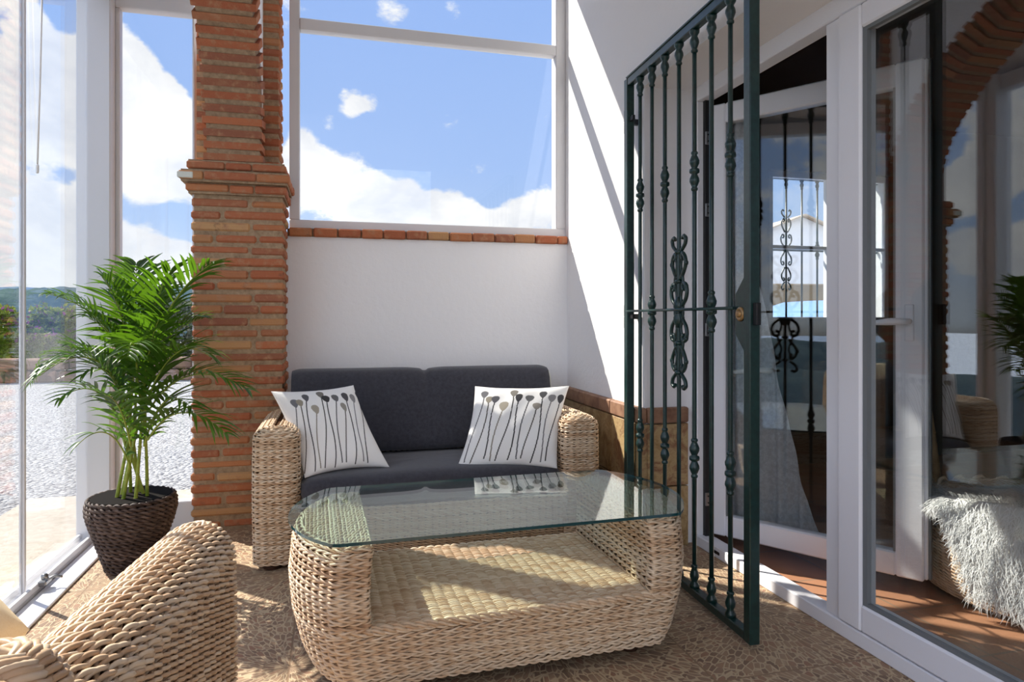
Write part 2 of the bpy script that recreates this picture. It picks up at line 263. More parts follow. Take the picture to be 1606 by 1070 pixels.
# ------------------------------------------------------------------ mesh builder
class MB:
    def __init__(s): s.V = []; s.F = []; s.m = []; s.n = 0; s.sm = []
    def add(s, V, F, mi=0, smooth=False):
        V = np.asarray(V, float).reshape(-1, 3); F = np.asarray(F)
        s.V.append(V); s.F.append(F + s.n); s.m.append(np.full(len(F), mi)); s.sm.append(np.full(len(F), smooth)); s.n += len(V); return s
    def poly(s, V, faces, mi=0, smooth=False):
        V = np.asarray(V, float).reshape(-1, 3); s.V.append(V)
        for f in faces: s.F.append(np.asarray([f]) + s.n); s.m.append(np.array([mi])); s.sm.append(np.array([smooth]))
        s.n += len(V); return s
    def box(s, a, b, mi=0, bev=0.0, jit=0.0, R=None):
        a, b = np.minimum(a, b).astype(float), np.maximum(a, b).astype(float)
        if jit: a = a + rng.uniform(-jit, jit, 3); b = b + rng.uniform(-jit, jit, 3)
        if bev <= 0:
            V = np.array([[x, y, z] for x in (a[0], b[0]) for y in (a[1], b[1]) for z in (a[2], b[2])])
            F = [[0, 1, 3, 2], [4, 6, 7, 5], [0, 4, 5, 1], [2, 3, 7, 6], [0, 2, 6, 4], [1, 5, 7, 3]]
            if R is not None: V = R(V)
            return s.add(V, F, mi)
        bev = min(bev, .45*min(b-a)); V = []; idx = {}
        for i in (0, 1):
            for j in (0, 1):
                for k in (0, 1):
                    c = np.array([(a, b)[i][0], (a, b)[j][1], (a, b)[k][2]]); sg = np.array([1-2*i, 1-2*j, 1-2*k])
                    for ax in range(3):
                        o = sg*bev; o[ax] = 0; idx[i, j, k, ax] = len(V); V.append(c+o)
        q = lambda *l: [idx[x] for x in l]; F = []
        F += [q((0,0,0,0),(0,0,1,0),(0,1,1,0),(0,1,0,0)), q((1,0,0,0),(1,1,0,0),(1,1,1,0),(1,0,1,0)), q((0,0,0,1),(1,0,0,1),(1,0,1,1),(0,0,1,1)), q((0,1,0,1),(0,1,1,1),(1,1,1,1),(1,1,0,1)), q((0,0,0,2),(0,1,0,2),(1,1,0,2),(1,0,0,2)), q((0,0,1,2),(1,0,1,2),(1,1,1,2),(0,1,1,2))]
        for i in (0, 1):
            for j in (0, 1):
                F += [q((i,j,0,0),(i,j,1,0),(i,j,1,1),(i,j,0,1)), q((i,0,j,0),(i,1,j,0),(i,1,j,2),(i,0,j,2)), q((0,i,j,1),(1,i,j,1),(1,i,j,2),(0,i,j,2))]
        V = np.array(V)
        if R is not None: V = R(V)
        s.add(V, F, mi)
        for i in (0, 1):
            for j in (0, 1):
                for k in (0, 1): s.F.append(np.array([[idx[i,j,k,0], idx[i,j,k,1], idx[i,j,k,2]]]) + s.n - 24); s.m.append(np.array([mi])); s.sm.append(np.array([False]))
        return s
    def tube(s, P, r, sides=8, mi=0, cap=True, closed=False, smooth=True, up=(0, 0, 1)):
        P = np.asarray(P, float); n = len(P); r = np.broadcast_to(np.asarray(r, float), (n,))
        T = (np.roll(P, -1, 0) - np.roll(P, 1, 0)) if closed else np.gradient(P, axis=0); T /= np.linalg.norm(T, axis=1)[:, None] + 1e-12
        N = np.zeros_like(P); u = np.asarray(up, float)
        if abs(T[0] @ u) > .95: u = np.array([1., 0, 0]) if abs(T[0][0]) < .9 else np.array([0, 1., 0])
        for i in range(n):
            u = u - T[i]*(T[i] @ u); u /= np.linalg.norm(u) + 1e-12; N[i] = u
        B = np.cross(T, N); a = np.arange(sides)*2*math.pi/sides
        V = P[:, None] + r[:, None, None]*(np.cos(a)[None, :, None]*N[:, None] + np.sin(a)[None, :, None]*B[:, None])
        i = np.arange(n if closed else n-1)[:, None]; j = np.arange(sides)[None, :]; i2 = (i+1) % n; j2 = (j+1) % sides
        F = np.stack([i*sides+j, i*sides+j2, i2*sides+j2, i2*sides+j], -1).reshape(-1, 4)
        s.add(V.reshape(-1, 3), F, mi, smooth)
        if cap and not closed:
            o = s.n - n*sides
            for f in (list(range(sides))[::-1], list(range((n-1)*sides, n*sides))): s.F.append(np.asarray([f]) + o); s.m.append(np.array([mi])); s.sm.append(np.array([False]))
        return s
    def lathe(s, prof, c=(0, 0, 0), sides=20, mi=0, smooth=True, axis=None):
        prof = np.asarray(prof, float); a = np.arange(sides)*2*math.pi/sides
        V = np.stack([prof[:, 0][:, None]*np.cos(a), prof[:, 0][:, None]*np.sin(a), np.repeat(prof[:, 1][:, None], sides, 1)], -1)
        if axis is not None:
            z = np.asarray(axis, float); z /= np.linalg.norm(z); x = np.cross([0, 0, 1.], z)
            if np.linalg.norm(x) < 1e-6: x = np.array([1., 0, 0])
            x /= np.linalg.norm(x); y = np.cross(z, x); V = V[..., :1]*x + V[..., 1:2]*y + V[..., 2:]*z
        V = V + np.asarray(c)
        n = len(prof); i = np.arange(n-1)[:, None]; j = np.arange(sides)[None]; j2 = (j+1) % sides
        F = np.stack([i*sides+j, i*sides+j2, (i+1)*sides+j2, (i+1)*sides+j], -1).reshape(-1, 4)
        s.add(V.reshape(-1, 3), F, mi, smooth)
        o = s.n - n*sides
        for f, k in ((list(range(sides))[::-1], 0), (list(range((n-1)*sides, n*sides)), -1)):
            if prof[k, 0] > 1e-5: s.F.append(np.asarray([f]) + o); s.m.append(np.array([mi])); s.sm.append(np.array([False]))
        return s
    def grid(s, G, mi=0, smooth=True, cu=False, cv=False):
        G = np.asarray(G, float); n, m = G.shape[:2]; i = np.arange(n if cu else n-1)[:, None]; j = np.arange(m if cv else m-1)[None]
        F = np.stack([i*m+j, i*m+(j+1) % m, ((i+1) % n)*m+(j+1) % m, ((i+1) % n)*m+j], -1).reshape(-1, 4)
        return s.add(G.reshape(-1, 3), F, mi, smooth)
    def prism(s, pts, e, mi=0, mside=None):
        # planar polygon pts (n,3) pushed along vector e
        P = np.asarray(pts, float); n = len(P); V = np.vstack([P, P+np.asarray(e)])
        s.poly(V, [list(range(n))[::-1], list(range(n, 2*n))], mi); o = s.n - 2*n; ms = mi if mside is None else mside
        for k in range(n): s.F.append(np.array([[k, (k+1) % n, n+(k+1) % n, n+k]]) + o); s.m.append(np.array([ms])); s.sm.append(np.array([False]))
        return s
ORG = {}
def link(o, parent):
    C.objects.link(o)
    if parent is not None: o.parent = parent
def obj(name, mb, mats, parent=None, label=None, origin=None):
    V = np.concatenate(mb.V); org = ORG[parent.name] if parent is not None else (np.asarray(origin, float) if origin is not None else np.array([(V[:, 0].min()+V[:, 0].max())/2, (V[:, 1].min()+V[:, 1].max())/2, V[:, 2].min()]))
    V = V - org
    me = bpy.data.meshes.new(name); me.vertices.add(len(V)); me.vertices.foreach_set('co', V.ravel())
    tot = np.concatenate([np.full(len(f), f.shape[1]) for f in mb.F]); loops = np.concatenate([f.ravel() for f in mb.F])
    me.loops.add(len(loops)); me.loops.foreach_set('vertex_index', loops.astype(np.int32)); me.polygons.add(len(tot))
    st = np.zeros(len(tot), np.int32); st[1:] = np.cumsum(tot)[:-1]; me.polygons.foreach_set('loop_start', st)
    me.polygons.foreach_set('material_index', np.concatenate(mb.m).astype(np.int32)); me.polygons.foreach_set('use_smooth', np.concatenate(mb.sm).astype(bool))
    for m in (mats if isinstance(mats, (list, tuple)) else [mats]): me.materials.append(M[m] if isinstance(m, str) else m)
    me.update(calc_edges=True); me.validate()
    o = bpy.data.objects.new(name, me); link(o, parent)
    if parent is None: o.location = org
    ORG[o.name] = org
    if label: o['label'] = label
    return o
def tag(o, label, cat, group=None):
    o['label'] = label; o['category'] = cat
    if group: o['group'] = group
    return o
def thing(name, loc, label, cat, group=None):
    o = bpy.data.objects.new(name, None); C.objects.link(o); o.location = loc; o.empty_display_size = .1; ORG[o.name] = np.asarray(loc, float); return tag(o, label, cat, group)
def struct(o, label, cat):
    o['kind'] = 'structure'; return tag(o, label, cat)
def B(*a, **k): return MB().box(*a, **k)
# ================================================================== SETTING
struct(obj('floor', B((-1.14, -2.5, -.06), (1.64, 3.95, 0)), 'floor'), 'beige terrace floor tiles with pebble fan pattern', 'floor')
# low back wall, white
struct(obj('wall_back', B((-.26, 3.9, 0), (1.40, 4.12, 1.505)), 'plaster'), 'low white plastered wall behind the wicker sofa', 'wall')
# brick course on the low wall
mb = B((-.25, 3.905, 1.50), (1.38, 4.10, 1.548), 1)
x = -.245
while x < 1.36:
    L = rng.uniform(.118, .138); x2 = min(x+L, 1.378); mb.box((x+.003, 3.872, 1.505), (x2-.003, 4.0, 1.553), 0, .007, .002); x = x2
struct(obj('trim_1', mb, ['brick', 'mortar']), 'row of small bricks along the sill under the big window', 'brick sill')
# right white wall: narrow wall beside the sofa, reveal, and the lintel over the doors
mb = B((1.38, 2.84, 0), (1.70, 4.2, 3.4))
mb.box((1.38, -2.0, 2.12), (1.66, 2.84, 3.4))
mb.box((1.38, -2.0, 0), (1.70, -.6, 2.12))
struct(obj('wall_right', mb, 'plaster'), 'white plastered wall with the doorway on the right', 'wall')
# stone dado
mb = MB()
for (y0, y1) in ((2.815, 3.16), (3.165, 3.52), (3.525, 3.9)):
    mb.box((1.352, y0, 0), (1.384, y1, .275), 0, .003); mb.box((1.352, y0, .28), (1.384, y1, .565), 0, .003)
    mb.box((1.345, y0, .57), (1.384, y1, .64), 1, .006)
for (x0, x1) in ((1.384, 1.59),):
    mb.box((x0, 2.812, 0), (x1, 2.842, .275), 0, .003); mb.box((x0, 2.812, .28), (x1, 2.842, .565), 0, .003); mb.box((x0, 2.806, .57), (x1, 2.842, .64), 1, .006)
struct(obj('baseboard_right', mb, ['dado', 'dadocap']), 'brown stone dado along the foot of the right wall', 'dado')
# roofs
struct(obj('ceiling', B((-.66, -2.5, 3.33), (1.7, 4.0, 3.45)), 'plaster'), 'white porch ceiling', 'ceiling')
struct(obj('ceiling.001', MB().prism([(-1.2, -2.5, 2.70), (-.6, -2.5, 2.92), (-.6, -2.5, 2.96), (-1.2, -2.5, 2.74)], (0, 6.2, 0)), 'alu'), 'white panelled roof of the glazed side strip', 'ceiling')
# ---- window_1: big window over the low wall
def pane_box(name, a, b, mat_, parent): return obj(name, B(a, b), mat_, parent)
W1 = thing('window_1', (.56, 3.95, 1.553), 'large white framed fixed window above the low wall, clouds behind', 'window'); W1['kind'] = 'structure'
mb = MB()
mb.box((-.24, 3.93, 1.553), (1.38, 3.99, 1.603), 0, .004); mb.box((-.24, 3.93, 1.603), (-.185, 3.99, 3.33), 0, .004); mb.box((1.318, 3.93, 1.603), (1.38, 3.99, 3.33), 0, .004)
mb.box((-.185, 3.925, 2.665), (1.318, 3.99, 2.728), 0, .004); mb.box((-.185, 3.93, 3.27), (1.318, 3.99, 3.33), 0, .004)
obj('frame', mb, 'alu', W1)
pane_box('glass_pane', (-.19, 3.958, 1.598), (1.325, 3.964, 2.67), 'glass', W1); pane_box('glass_pane', (-.19, 3.958, 2.722), (1.325, 3.964, 3.275), 'glass', W1)
# ---- window_2: frameless glazing on the left
W2 = thing('window_2', (-1.11, 1.5, 0), 'tall glass panels with slim track on the left side, gravel yard outside', 'window'); W2['kind'] = 'structure'
mb = MB(); mb.box((-1.165, -2.3, 0), (-1.085, 3.56, .022), 0, .003); mb.box((-1.10, -2.3, .022), (-1.085, 3.56, .045), 0, .002); mb.box((-1.155, -2.3, .022), (-1.14, 3.56, .045), 0, .002)
obj('track', mb, 'alu', W2, 'grey aluminium bottom track')
obj('top_rail', B((-1.165, -2.3, 2.60), (-1.065, 3.56, 2.70), 0, .004), 'alu', W2)
obj('sill_strip', B((-1.083, -2.3, 0), (-.995, 3.55, .012), 0, .003), 'pvc', W2, 'white strip on the floor inside the track')
ys = [3.555, 2.885, 2.2, 1.5, .8, .1, -.6, -1.4]
for k in range(len(ys)-1):
    obj('glass_pane', B((-1.124, ys[k+1]+.006, .03), (-1.116, ys[k]-.006, 2.605)), 'glass', W2)
    mb = B((-1.13, ys[k+1]-.006, .025), (-1.110, ys[k+1]+.006, 2.605), 0, .002)
    obj('edge_profile', mb, 'alu', W2)
mb = MB(); mb.box((-1.09, 2.93, .03), (-1.06, 2.99, .05), 0, .004); mb.tube([(-1.075, 2.94, .045), (-1.05, 2.98, .052), (-1.02, 2.97, .05)], .005, 8); mb.lathe([(.012, 0), (.012, .02), (.006, .026)], (-1.075, 2.96, .045), 12)
obj('latch', mb, 'steel', W2, 'small steel floor latch')
# corner post and slanting panel
struct(obj('trim_2', B((-1.165, 3.555, 0), (-1.02, 3.70, 2.70), 0, .006), 'alu'), 'white aluminium corner post of the glazing behind the palm', 'post')
W3 = thing('window_3', (-.88, 3.75, 0), 'narrow glass panel between the white corner post and the brick pillar', 'window'); W3['kind'] = 'structure'
p0, p1 = np.array([-1.022, 3.655]), np.array([-.668, 3.655]); dd = (p1-p0)/np.linalg.norm(p1-p0); LL = np.linalg.norm(p1-p0)
def slant(V): 
    V = np.asarray(V); return np.stack([p0[0]+V[:, 0]*dd[0]-V[:, 1]*dd[1], p0[1]+V[:, 0]*dd[1]+V[:, 1]*dd[0], V[:, 2]], -1)
mb = MB(); mb.box((0, -.035, 0), (LL, .03, .15), 0, .004, R=slant); mb.box((0, -.03, 2.555), (LL, .03, 2.70), 0, .004, R=slant); mb.box((0, -.025, .15), (.02, .025, 2.555), 0, .004, R=slant); mb.box((LL-.012, -.025, .15), (LL, .025, 2.555), 0, .004, R=slant)
obj('frame', mb, 'alu', W3); obj('glass_pane', B((.015, -.004, .145), (LL-.01, .004, 2.56), R=slant), 'glass', W3)
tag(obj('blind_cord', MB().tube([at(66, -12, 2.62), at(63, 120, 2.62), at(58.5, 262, 2.62)], .0035, 8).lathe([(.004, 0), (.006, .008), (.006, .03), (.004, .036)], at(58.5, 272, 2.62)-[0, 0, .0], 10), 'white'), 'thin white blind wand hanging in front of the left glass', 'blind wand')
# ================================================================== BRICK PILLAR WITH ARCH
PX0, PX1, PY0, PY1, ZC = -.68, -.245, 3.6, 3.93, 1.70
PIL = thing('brick_pillar', (-.46, 3.76, 0), 'red brick pillar with capital and springing arch beside the sofa', 'pillar')
def courses(mb, x0, x1, y0, y1, z0, z1, pitch=.0592, bh=.038):
    k = 0; z = z0
    mb.box((x0+.013, y0+.009, z0), (x1-.010, y1-.010, z1), 1)
    while z+bh <= z1+.002:
        cuts = [x0, x0+rng.uniform(.10, .15), x1] if k % 2 == 0 else [x0, x0+rng.uniform(.26, .30), x1]
        if rng.random() < .25: cuts = sorted(cuts+[x1-rng.uniform(.10, .13)])
        for a, b in zip(cuts[:-1], cuts[1:]):
            if b-a > .03: mb.box((a+.006*(a > x0), y0, z+.009), (b-.006*(b < x1), y0+.11, z+.009+bh), 0, .009, .0045)
        ym = [y0+.112, (y0+y1)/2+rng.uniform(-.03, .06), y1]
        for a, b in zip(ym[:-1], ym[1:]):
            if b-a > .03:
                for (c, d) in ((x0, x0+.11), (x1-.11, x1)): mb.box((c, a+.008, z+.009), (d, b, z+.009+bh), 0, .009, .0045)
        z += pitch; k += 1
mb = MB(); courses(mb, PX0, PX1, PY0, PY1, 0, ZC); obj('shaft', mb, ['brick', 'mortar'], PIL)
mb = MB(); z = ZC-.03
for ex, h in ((.022, .042), (.05, .044), (.022, .042)):
    mb.box((PX0-ex+.012, PY0-ex+.012, z-.004), (PX1+ex*.6-.012, PY1, z+h+.010), 1)
    xs = [PX0-ex, PX0-ex+rng.uniform(.11, .2), PX0+.26+rng.uniform(-.03, .05), PX1+ex*.6]
    for a, b in zip(xs[:-1], xs[1:]): mb.box((a+.003, PY0-ex, z+.006), (b-.003, PY0+.12, z+h), 0, .006, .003)
    for (a, b) in ((PY0+.122, PY0+.24), (PY0+.246, PY1)):
        mb.box((PX1+ex*.6-.11, a, z+.006), (PX1+ex*.6, b, z+h), 0, .006, .003); mb.box((PX0-ex, a, z+.006), (PX0-ex+.11, b, z+h), 0, .006, .003)
    z += h+.012
mb.box((PX0-.053, PY0-.053, ZC+.033), (PX0+.02, PY0-.03, ZC+.064), 2, .004)  # pale slip on the left brick end, sunlight put in as colour
obj('capital', mb, ['brick', 'mortar', 'lining'], PIL, 'projecting brick courses at the top of the shaft')
ZS = z+.004
mb = MB(); courses(mb, -.70, -.275, 3.76, 3.96, ZS, 3.33); obj('upper_pilaster', mb, ['brick', 'mortar'], PIL)
AX0, AX1, EA, EB, EY = -.625, -.352, 1.60, 1.09, 2.01
def ell(th, off=0.0): return np.array([EY+(EA+off)*math.cos(th), ZS+(EB+off)*math.sin(th)])
mb = MB(); ths = [0]; 
while ths[-1] < math.pi:   # brick pitch along the curve
    th = ths[-1]; sp = math.hypot(EA*math.sin(th), EB*math.cos(th)); ths.append(th+.0592/sp)
fine = np.linspace(0, math.pi, 90)
inn = [ell(a, .007) for a in fine]; out = [ell(a, .19) for a in fine]
G = np.array([[(AX0+.014, y, z) for y, z in inn], [(AX0+.014, y, z) for y, z in out], [(AX1-.014, y, z) for y, z in out], [(AX1-.014, y, z) for y, z in inn]])
mb.grid(G, 1, False, cu=True)
for a0, a1 in zip(ths[:-1], ths[1:]):
    am = a0+(a1-a0)*.58; o0 = rng.uniform(-.004, .004); xa = AX0+rng.uniform(-.006, .004); xb = AX1+rng.uniform(-.004, .006)
    q = [ell(a0, o0), ell(am, o0), ell(am, .20), ell(a0, .20)]; c = .005
    V = [];
    for xx in (xa, xa+c, xb-c, xb):
        ins = c if xx in (xa, xb) else 0
        m_ = np.mean(q, 0)
        for pnt in q: V.append((xx, *(pnt+(m_-pnt)/np.linalg.norm(m_-pnt)*ins)))
    mb.grid(np.array(V).reshape(4, 4, 3), 0, False, cv=True); mb.poly(V, [[3, 2, 1, 0], [12, 13, 14, 15]], 0)
obj('arch', mb, ['brick', 'mortar'], PIL, 'arch ring of brick courses springing from the capital')
# plastered spandrel above the arch and the far pier
mb = MB()
for k in range(len(fine)-1):
    a, b = ell(fine[k], .185), ell(fine[k+1], .185)
    V = [(x, *p) for x in (-.60, -.362) for p in ((a[0], a[1]), (b[0], b[1]), (b[0], 3.33), (a[0], 3.33))]
    mb.add(V, [[0, 1, 2, 3], [7, 6, 5, 4], [0, 4, 5, 1]])
mb.box((-.60, 3.79, ZS), (-.362, 3.9, 3.33))
struct(obj('wall_left', mb, 'plaster'), 'white plastered wall above the brick arch on the left', 'wall')
mb = MB(); courses(mb, -.68, -.245, .05, .395, 0, ZS); mb.box((-.60, .06, ZS), (-.362, .40, 3.33), 2)
struct(obj('wall_left.001', mb, ['brick', 'mortar', 'plaster']), 'near brick pier carrying the arch', 'wall')
# ================================================================== DOORS
FX0, FX1 = 1.62, 1.69
D1 = thing('door_1', (1.655, 1.2, 0), 'white double door frame with a closed glazed leaf on the right', 'door frame'); D1['kind'] = 'structure'
mb = MB()
mb.box((FX0, -.6, 2.055), (FX1, 2.84, 2.125), 0, .004); mb.box((FX0, 2.785, .05), (FX1, 2.84, 2.055), 0, .004)
mb.box((FX0, -.6, 0), (FX1, 2.84, .05), 0, .004)
obj('frame', mb, 'pvc', D1)
obj('jamb_channel', B((FX0+.03, 2.765, .05), (FX1-.01, 2.787, 2.055)), 'black', D1, 'dark channel inside the far jamb')
mb = B((1.632, 2.752, .012), (1.636, 2.70, .036), 0); obj('drain_slot', B((1.616, 2.60, .018), (1.622, 2.66, .032), 0, .003), 'black', D1)
mb = B((FX0+.008, 1.888, .05), (FX1, 1.955, 2.055), 0, .004); obj('centre_post', mb, 'pvc', D1)
SH = mb = MB()
for (y0, y1) in ((.87, 1.884),):
    mb.box((FX0-.006, y1-.10, .055), (FX1-.01, y1, 2.052), 0, .006); mb.box((FX0-.006, y0, .055), (FX1-.01, y0+.10, 2.052), 0, .006)
    mb.box((FX0-.004, y0+.10, .055), (FX1-.01, y1-.10, .14), 0, .006); mb.box((FX0-.004, y0+.10, 1.975), (FX1-.01, y1-.10, 2.052), 0, .006)
    mb.box((FX0+.004, y0+.10, .14), (FX0+.02, y0+.112, 1.975), 1); mb.box((FX0+.004, y1-.118, .14), (FX0+.02, y1-.10, 1.975), 1); mb.box((FX0+.004, y0+.112, .14), (FX0+.02, y1-.118, .150), 1); mb.box((FX0+.004, y0+.112, 1.963), (FX0+.02, y1-.118, 1.975), 1)
LF = obj('leaf_frame', mb, ['pvc', 'gasket'], D1); obj('glass_pane', B((FX0+.022, .965, .142), (FX0+.03, 1.788, 1.973)), 'dglass', LF)
# next closed leaf, nearer than the frame edge
mb = MB(); y0, y1 = -.55, .86
mb.box((FX0-.006, y1-.10, .055), (FX1-.01, y1, 2.052), 0, .006); mb.box((FX0-.006, y0, .055), (FX1-.01, y0+.10, 2.052), 0, .006); mb.box((FX0-.004, y0+.10, .055), (FX1-.01, y1-.10, .14), 0, .006); mb.box((FX0-.004, y0+.10, 1.975), (FX1-.01, y1-.10, 2.052), 0, .006)
LF = obj('leaf_frame', mb, 'pvc', D1); obj('glass_pane', B((FX0+.022, y0+.095, .142), (FX0+.03, y1-.095, 1.973)), 'dglass', LF)
# open leaf
h0, h1 = np.array([1.672, 2.765]), np.array([2.132, 2.042]); ld = (h1-h0)/np.linalg.norm(h1-h0); LW = np.linalg.norm(h1-h0)
def leafx(V):  # local x along the leaf from the hinges, local y to the inside
    V = np.asarray(V, float).reshape(-1, 3); return np.stack([h0[0]+V[:, 0]*ld[0]-V[:, 1]*ld[1], h0[1]+V[:, 0]*ld[1]+V[:, 1]*ld[0], V[:, 2]], -1)
D2 = thing('door_2', (h0[0], h0[1], .06), 'white glazed door leaf standing open into the dark room, with a white lever handle', 'door'); D2['kind'] = 'structure'
mb = MB(); mb.box((0, 0, .062), (.075, .055, 2.03), 0, .006, R=leafx); mb.box((LW-.095, 0, .062), (LW, .055, 2.03), 0, .006, R=leafx); mb.box((.075, 0, .062), (LW-.095, .055, .155), 0, .006, R=leafx); mb.box((.075, 0, 1.94), (LW-.095, .055, 2.03), 0, .006, R=leafx)
mb.box((.075, .006, .155), (.083, .03, 1.94), 1, R=leafx); mb.box((LW-.103, .006, .155), (LW-.095, .03, 1.94), 1, R=leafx)
mb.box((LW, .01, .07), (LW+.012, .045, 2.025), 0, .003, R=leafx); mb.box((LW+.012, .02, .07), (LW+.02, .045, 2.025), 1, R=leafx)
obj('leaf_frame', mb, ['pvc', 'gasket'], D2); obj('glass_pane', B((.07, .022, .15), (LW-.09, .030, 1.945), R=leafx), 'dglass', D2)
mb = MB(); hz_ = 1.035
mb.box((LW-.062, -.008, hz_-.07), (LW-.030, .0, hz_+.07), 0, .004, R=leafx)
P = leafx([(LW-.046, -.004, hz_+.005), (LW-.046, -.035, hz_+.005), (LW-.055, -.045, hz_+.005), (LW-.10, -.045, hz_+.004), (LW-.15, -.043, hz_), (LW-.168, -.042, hz_-.001)]); mb.tube(P, [.011, .011, .012, .014, .010, .003], 12)
obj('handle', mb, 'pvc', D2, 'white lever handle')
for zc in (.22, 1.0, 1.55, 1.88):
    mb = MB(); mb.box((1.648, 2.757, zc-.03), (1.672, 2.766, zc+.03), 0, .002)
    for q in (-.015, .015): mb.lathe([(.004, 0), (.004, .003)], (1.66, 2.757, zc+q), 8, 1, axis=(0, -1, 0))
    obj('hinge_plate', mb, ['steel', 'black'], D2)
# lace curtain on the open leaf
def cur(s, z): 
    wv = .012*math.sin(s*70+z*1.5)+.006*math.sin(s*131); return (.06+s, .085+wv, z)
zz = np.linspace(.12, 1.96, 50); G = []
for z in zz:
    f = (z-.12)/1.84; wd = .40-.27*min(1, f/.62)**.8 if f < .62 else .13
    G.append(leafx([cur(s*wd, z) for s in np.linspace(0, 1, 46)]))
cur_o = thing('lace_curtain', tuple(leafx([(.2, .085, .12)])[0]), 'white lace curtain gathered behind the open glass door leaf', 'curtain')
obj('cloth', MB().grid(np.array(G)), 'lace', cur_o)
mb = MB().tube(leafx([(.03, .055, 1.97), (.03, .085, 1.97), (.75, .085, 1.97), (.75, .055, 1.97)]), .005, 8); obj('rod', mb, 'pvc', cur_o)
mb = MB().tube(leafx([(.055, .06, .80), (.10, .105, .79), (.22, .107, .81), (.255, .075, .82), (.2, .058, .82), (.055, .06, .80)]), .012, 8); obj('tieback', mb, 'white', cur_o)
# ================================================================== INTERIOR
struct(obj('floor.001', B((1.69, -1.0, -.06), (6.2, 4.2, .0)), 'terra'), 'terracotta tiled floor inside the house', 'floor')
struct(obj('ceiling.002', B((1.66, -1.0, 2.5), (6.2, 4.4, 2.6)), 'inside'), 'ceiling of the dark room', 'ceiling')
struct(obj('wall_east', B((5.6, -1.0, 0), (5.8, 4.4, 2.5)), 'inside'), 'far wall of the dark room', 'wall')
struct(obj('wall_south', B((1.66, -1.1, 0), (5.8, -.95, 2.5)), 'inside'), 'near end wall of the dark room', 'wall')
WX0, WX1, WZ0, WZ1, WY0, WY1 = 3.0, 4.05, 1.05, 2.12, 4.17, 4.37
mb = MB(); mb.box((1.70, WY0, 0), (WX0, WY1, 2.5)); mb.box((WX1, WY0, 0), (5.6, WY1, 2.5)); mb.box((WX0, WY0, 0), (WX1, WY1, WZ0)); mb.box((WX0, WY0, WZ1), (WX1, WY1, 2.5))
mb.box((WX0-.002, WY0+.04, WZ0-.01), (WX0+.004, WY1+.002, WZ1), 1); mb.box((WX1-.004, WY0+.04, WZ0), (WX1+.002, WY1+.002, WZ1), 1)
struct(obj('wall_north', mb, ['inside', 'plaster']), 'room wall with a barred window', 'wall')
W4 = thing('window_4', (3.52, 4.2, 1.05), 'white barred window across the dark room, neighbouring white gable outside', 'window'); W4['kind'] = 'structure'
mb = MB()
for a, b in (((WX0, WZ0), (WX0+.045, WZ1)), ((WX1-.04, WZ0), (WX1, WZ1)), ((WX0, WZ1-.05), (WX1, WZ1)), ((WX0, WZ0), (WX1, WZ0+.012)), ((3.50, WZ0), (3.55, WZ1)), ((WX0, 1.555), (WX1, 1.58))): mb.box((a[0], 4.19, a[1]), (b[0], 4.23, b[1]), 0, .003)
obj('frame', mb, 'pvc', W4); pane_box('glass_pane', (WX0+.02, 4.205, WZ0), (WX1-.02, 4.209, WZ1-.02), 'glass', W4)
def scroll(mb, f, r, sgn):
    """one S-scroll half; f maps (lateral, height) to a point"""
    for seg in ([(.008, .0), (.018, .03), (.034, .05), (.040, .085), (.030, .115), (.016, .11), (.018, .09), (.027, .088)], [(.010, .13), (.022, .155), (.034, .185), (.030, .215), (.016, .235), (.012, .215), (.02, .205)], [(.012, .24), (.03, .262), (.034, .285), (.024, .297), (.017, .285)]):
        for s in (-1, 1):
            P = np.array(seg); t_ = np.linspace(0, len(P)-1, 22); P = np.stack([np.interp(t_, range(len(P)), P[:, k]) for k in (0, 1)], -1)
            for _ in range(2): P[1:-1] = (P[:-2]+2*P[1:-1]+P[2:])/4
            mb.tube([f(s*a, sgn*b) for a, b in P], r, 6)
KNUC = [(.0085, -.075), (.0125, -.070), (.0125, -.064), (.0095, -.060), (.014, -.050), (.0185, -.038), (.0175, -.028), (.0115, -.014), (.0105, -.011), (.018, -.007), (.019, 0), (.018, .007), (.0105, .011), (.0115, .014), (.0175, .028), (.0185, .038), (.014, .050), (.0095, .060), (.0125, .064), (.0125, .070), (.0085, .075)]
END = [(.0085, -.085), (.0125, -.081), (.0125, -.075), (.0095, -.071), (.013, -.060), (.0175, -.047), (.0165, -.036), (.011, -.024), (.0135, -.018), (.018, -.011), (.0195, 0)]
GR = thing('window_grille', (3.5, 4.30, 1.05), 'iron window grille with scrolls outside the barred window of the dark room', 'window grille')
for k in range(7):
    x = 3.10+k*.135; b = obj('bar', MB().tube([(x, 4.30, 1.03), (x, 4.30, 2.10)], .007, 8), 'green', GR)
    obj('collar', MB().lathe([(r_*.8, z_*.8) for r_, z_ in END], (x, 4.30, 2.08), 10), 'green', b)
    if k in (1, 5): mb = MB(); scroll(mb, lambda a, h, x=x: (x+a*1.2, 4.30, 1.56+h), .006, 1); scroll(mb, lambda a, h, x=x: (x+a*1.2, 4.30, 1.56+h), .006, -1); obj('scroll', mb, 'green', b)
    elif k % 2: obj('collar', MB().lathe([(r_*.9, z_*.9) for r_, z_ in KNUC], (x, 4.30, 1.56), 10), 'green', b)
obj('rail', MB().box((3.0, 4.294, 1.55), (4.05, 4.306, 1.575)).box((3.0, 4.29, 2.08), (4.05, 4.31, 2.10)).box((3.0, 4.29, 1.03), (4.05, 4.31, 1.05)), 'green', GR)
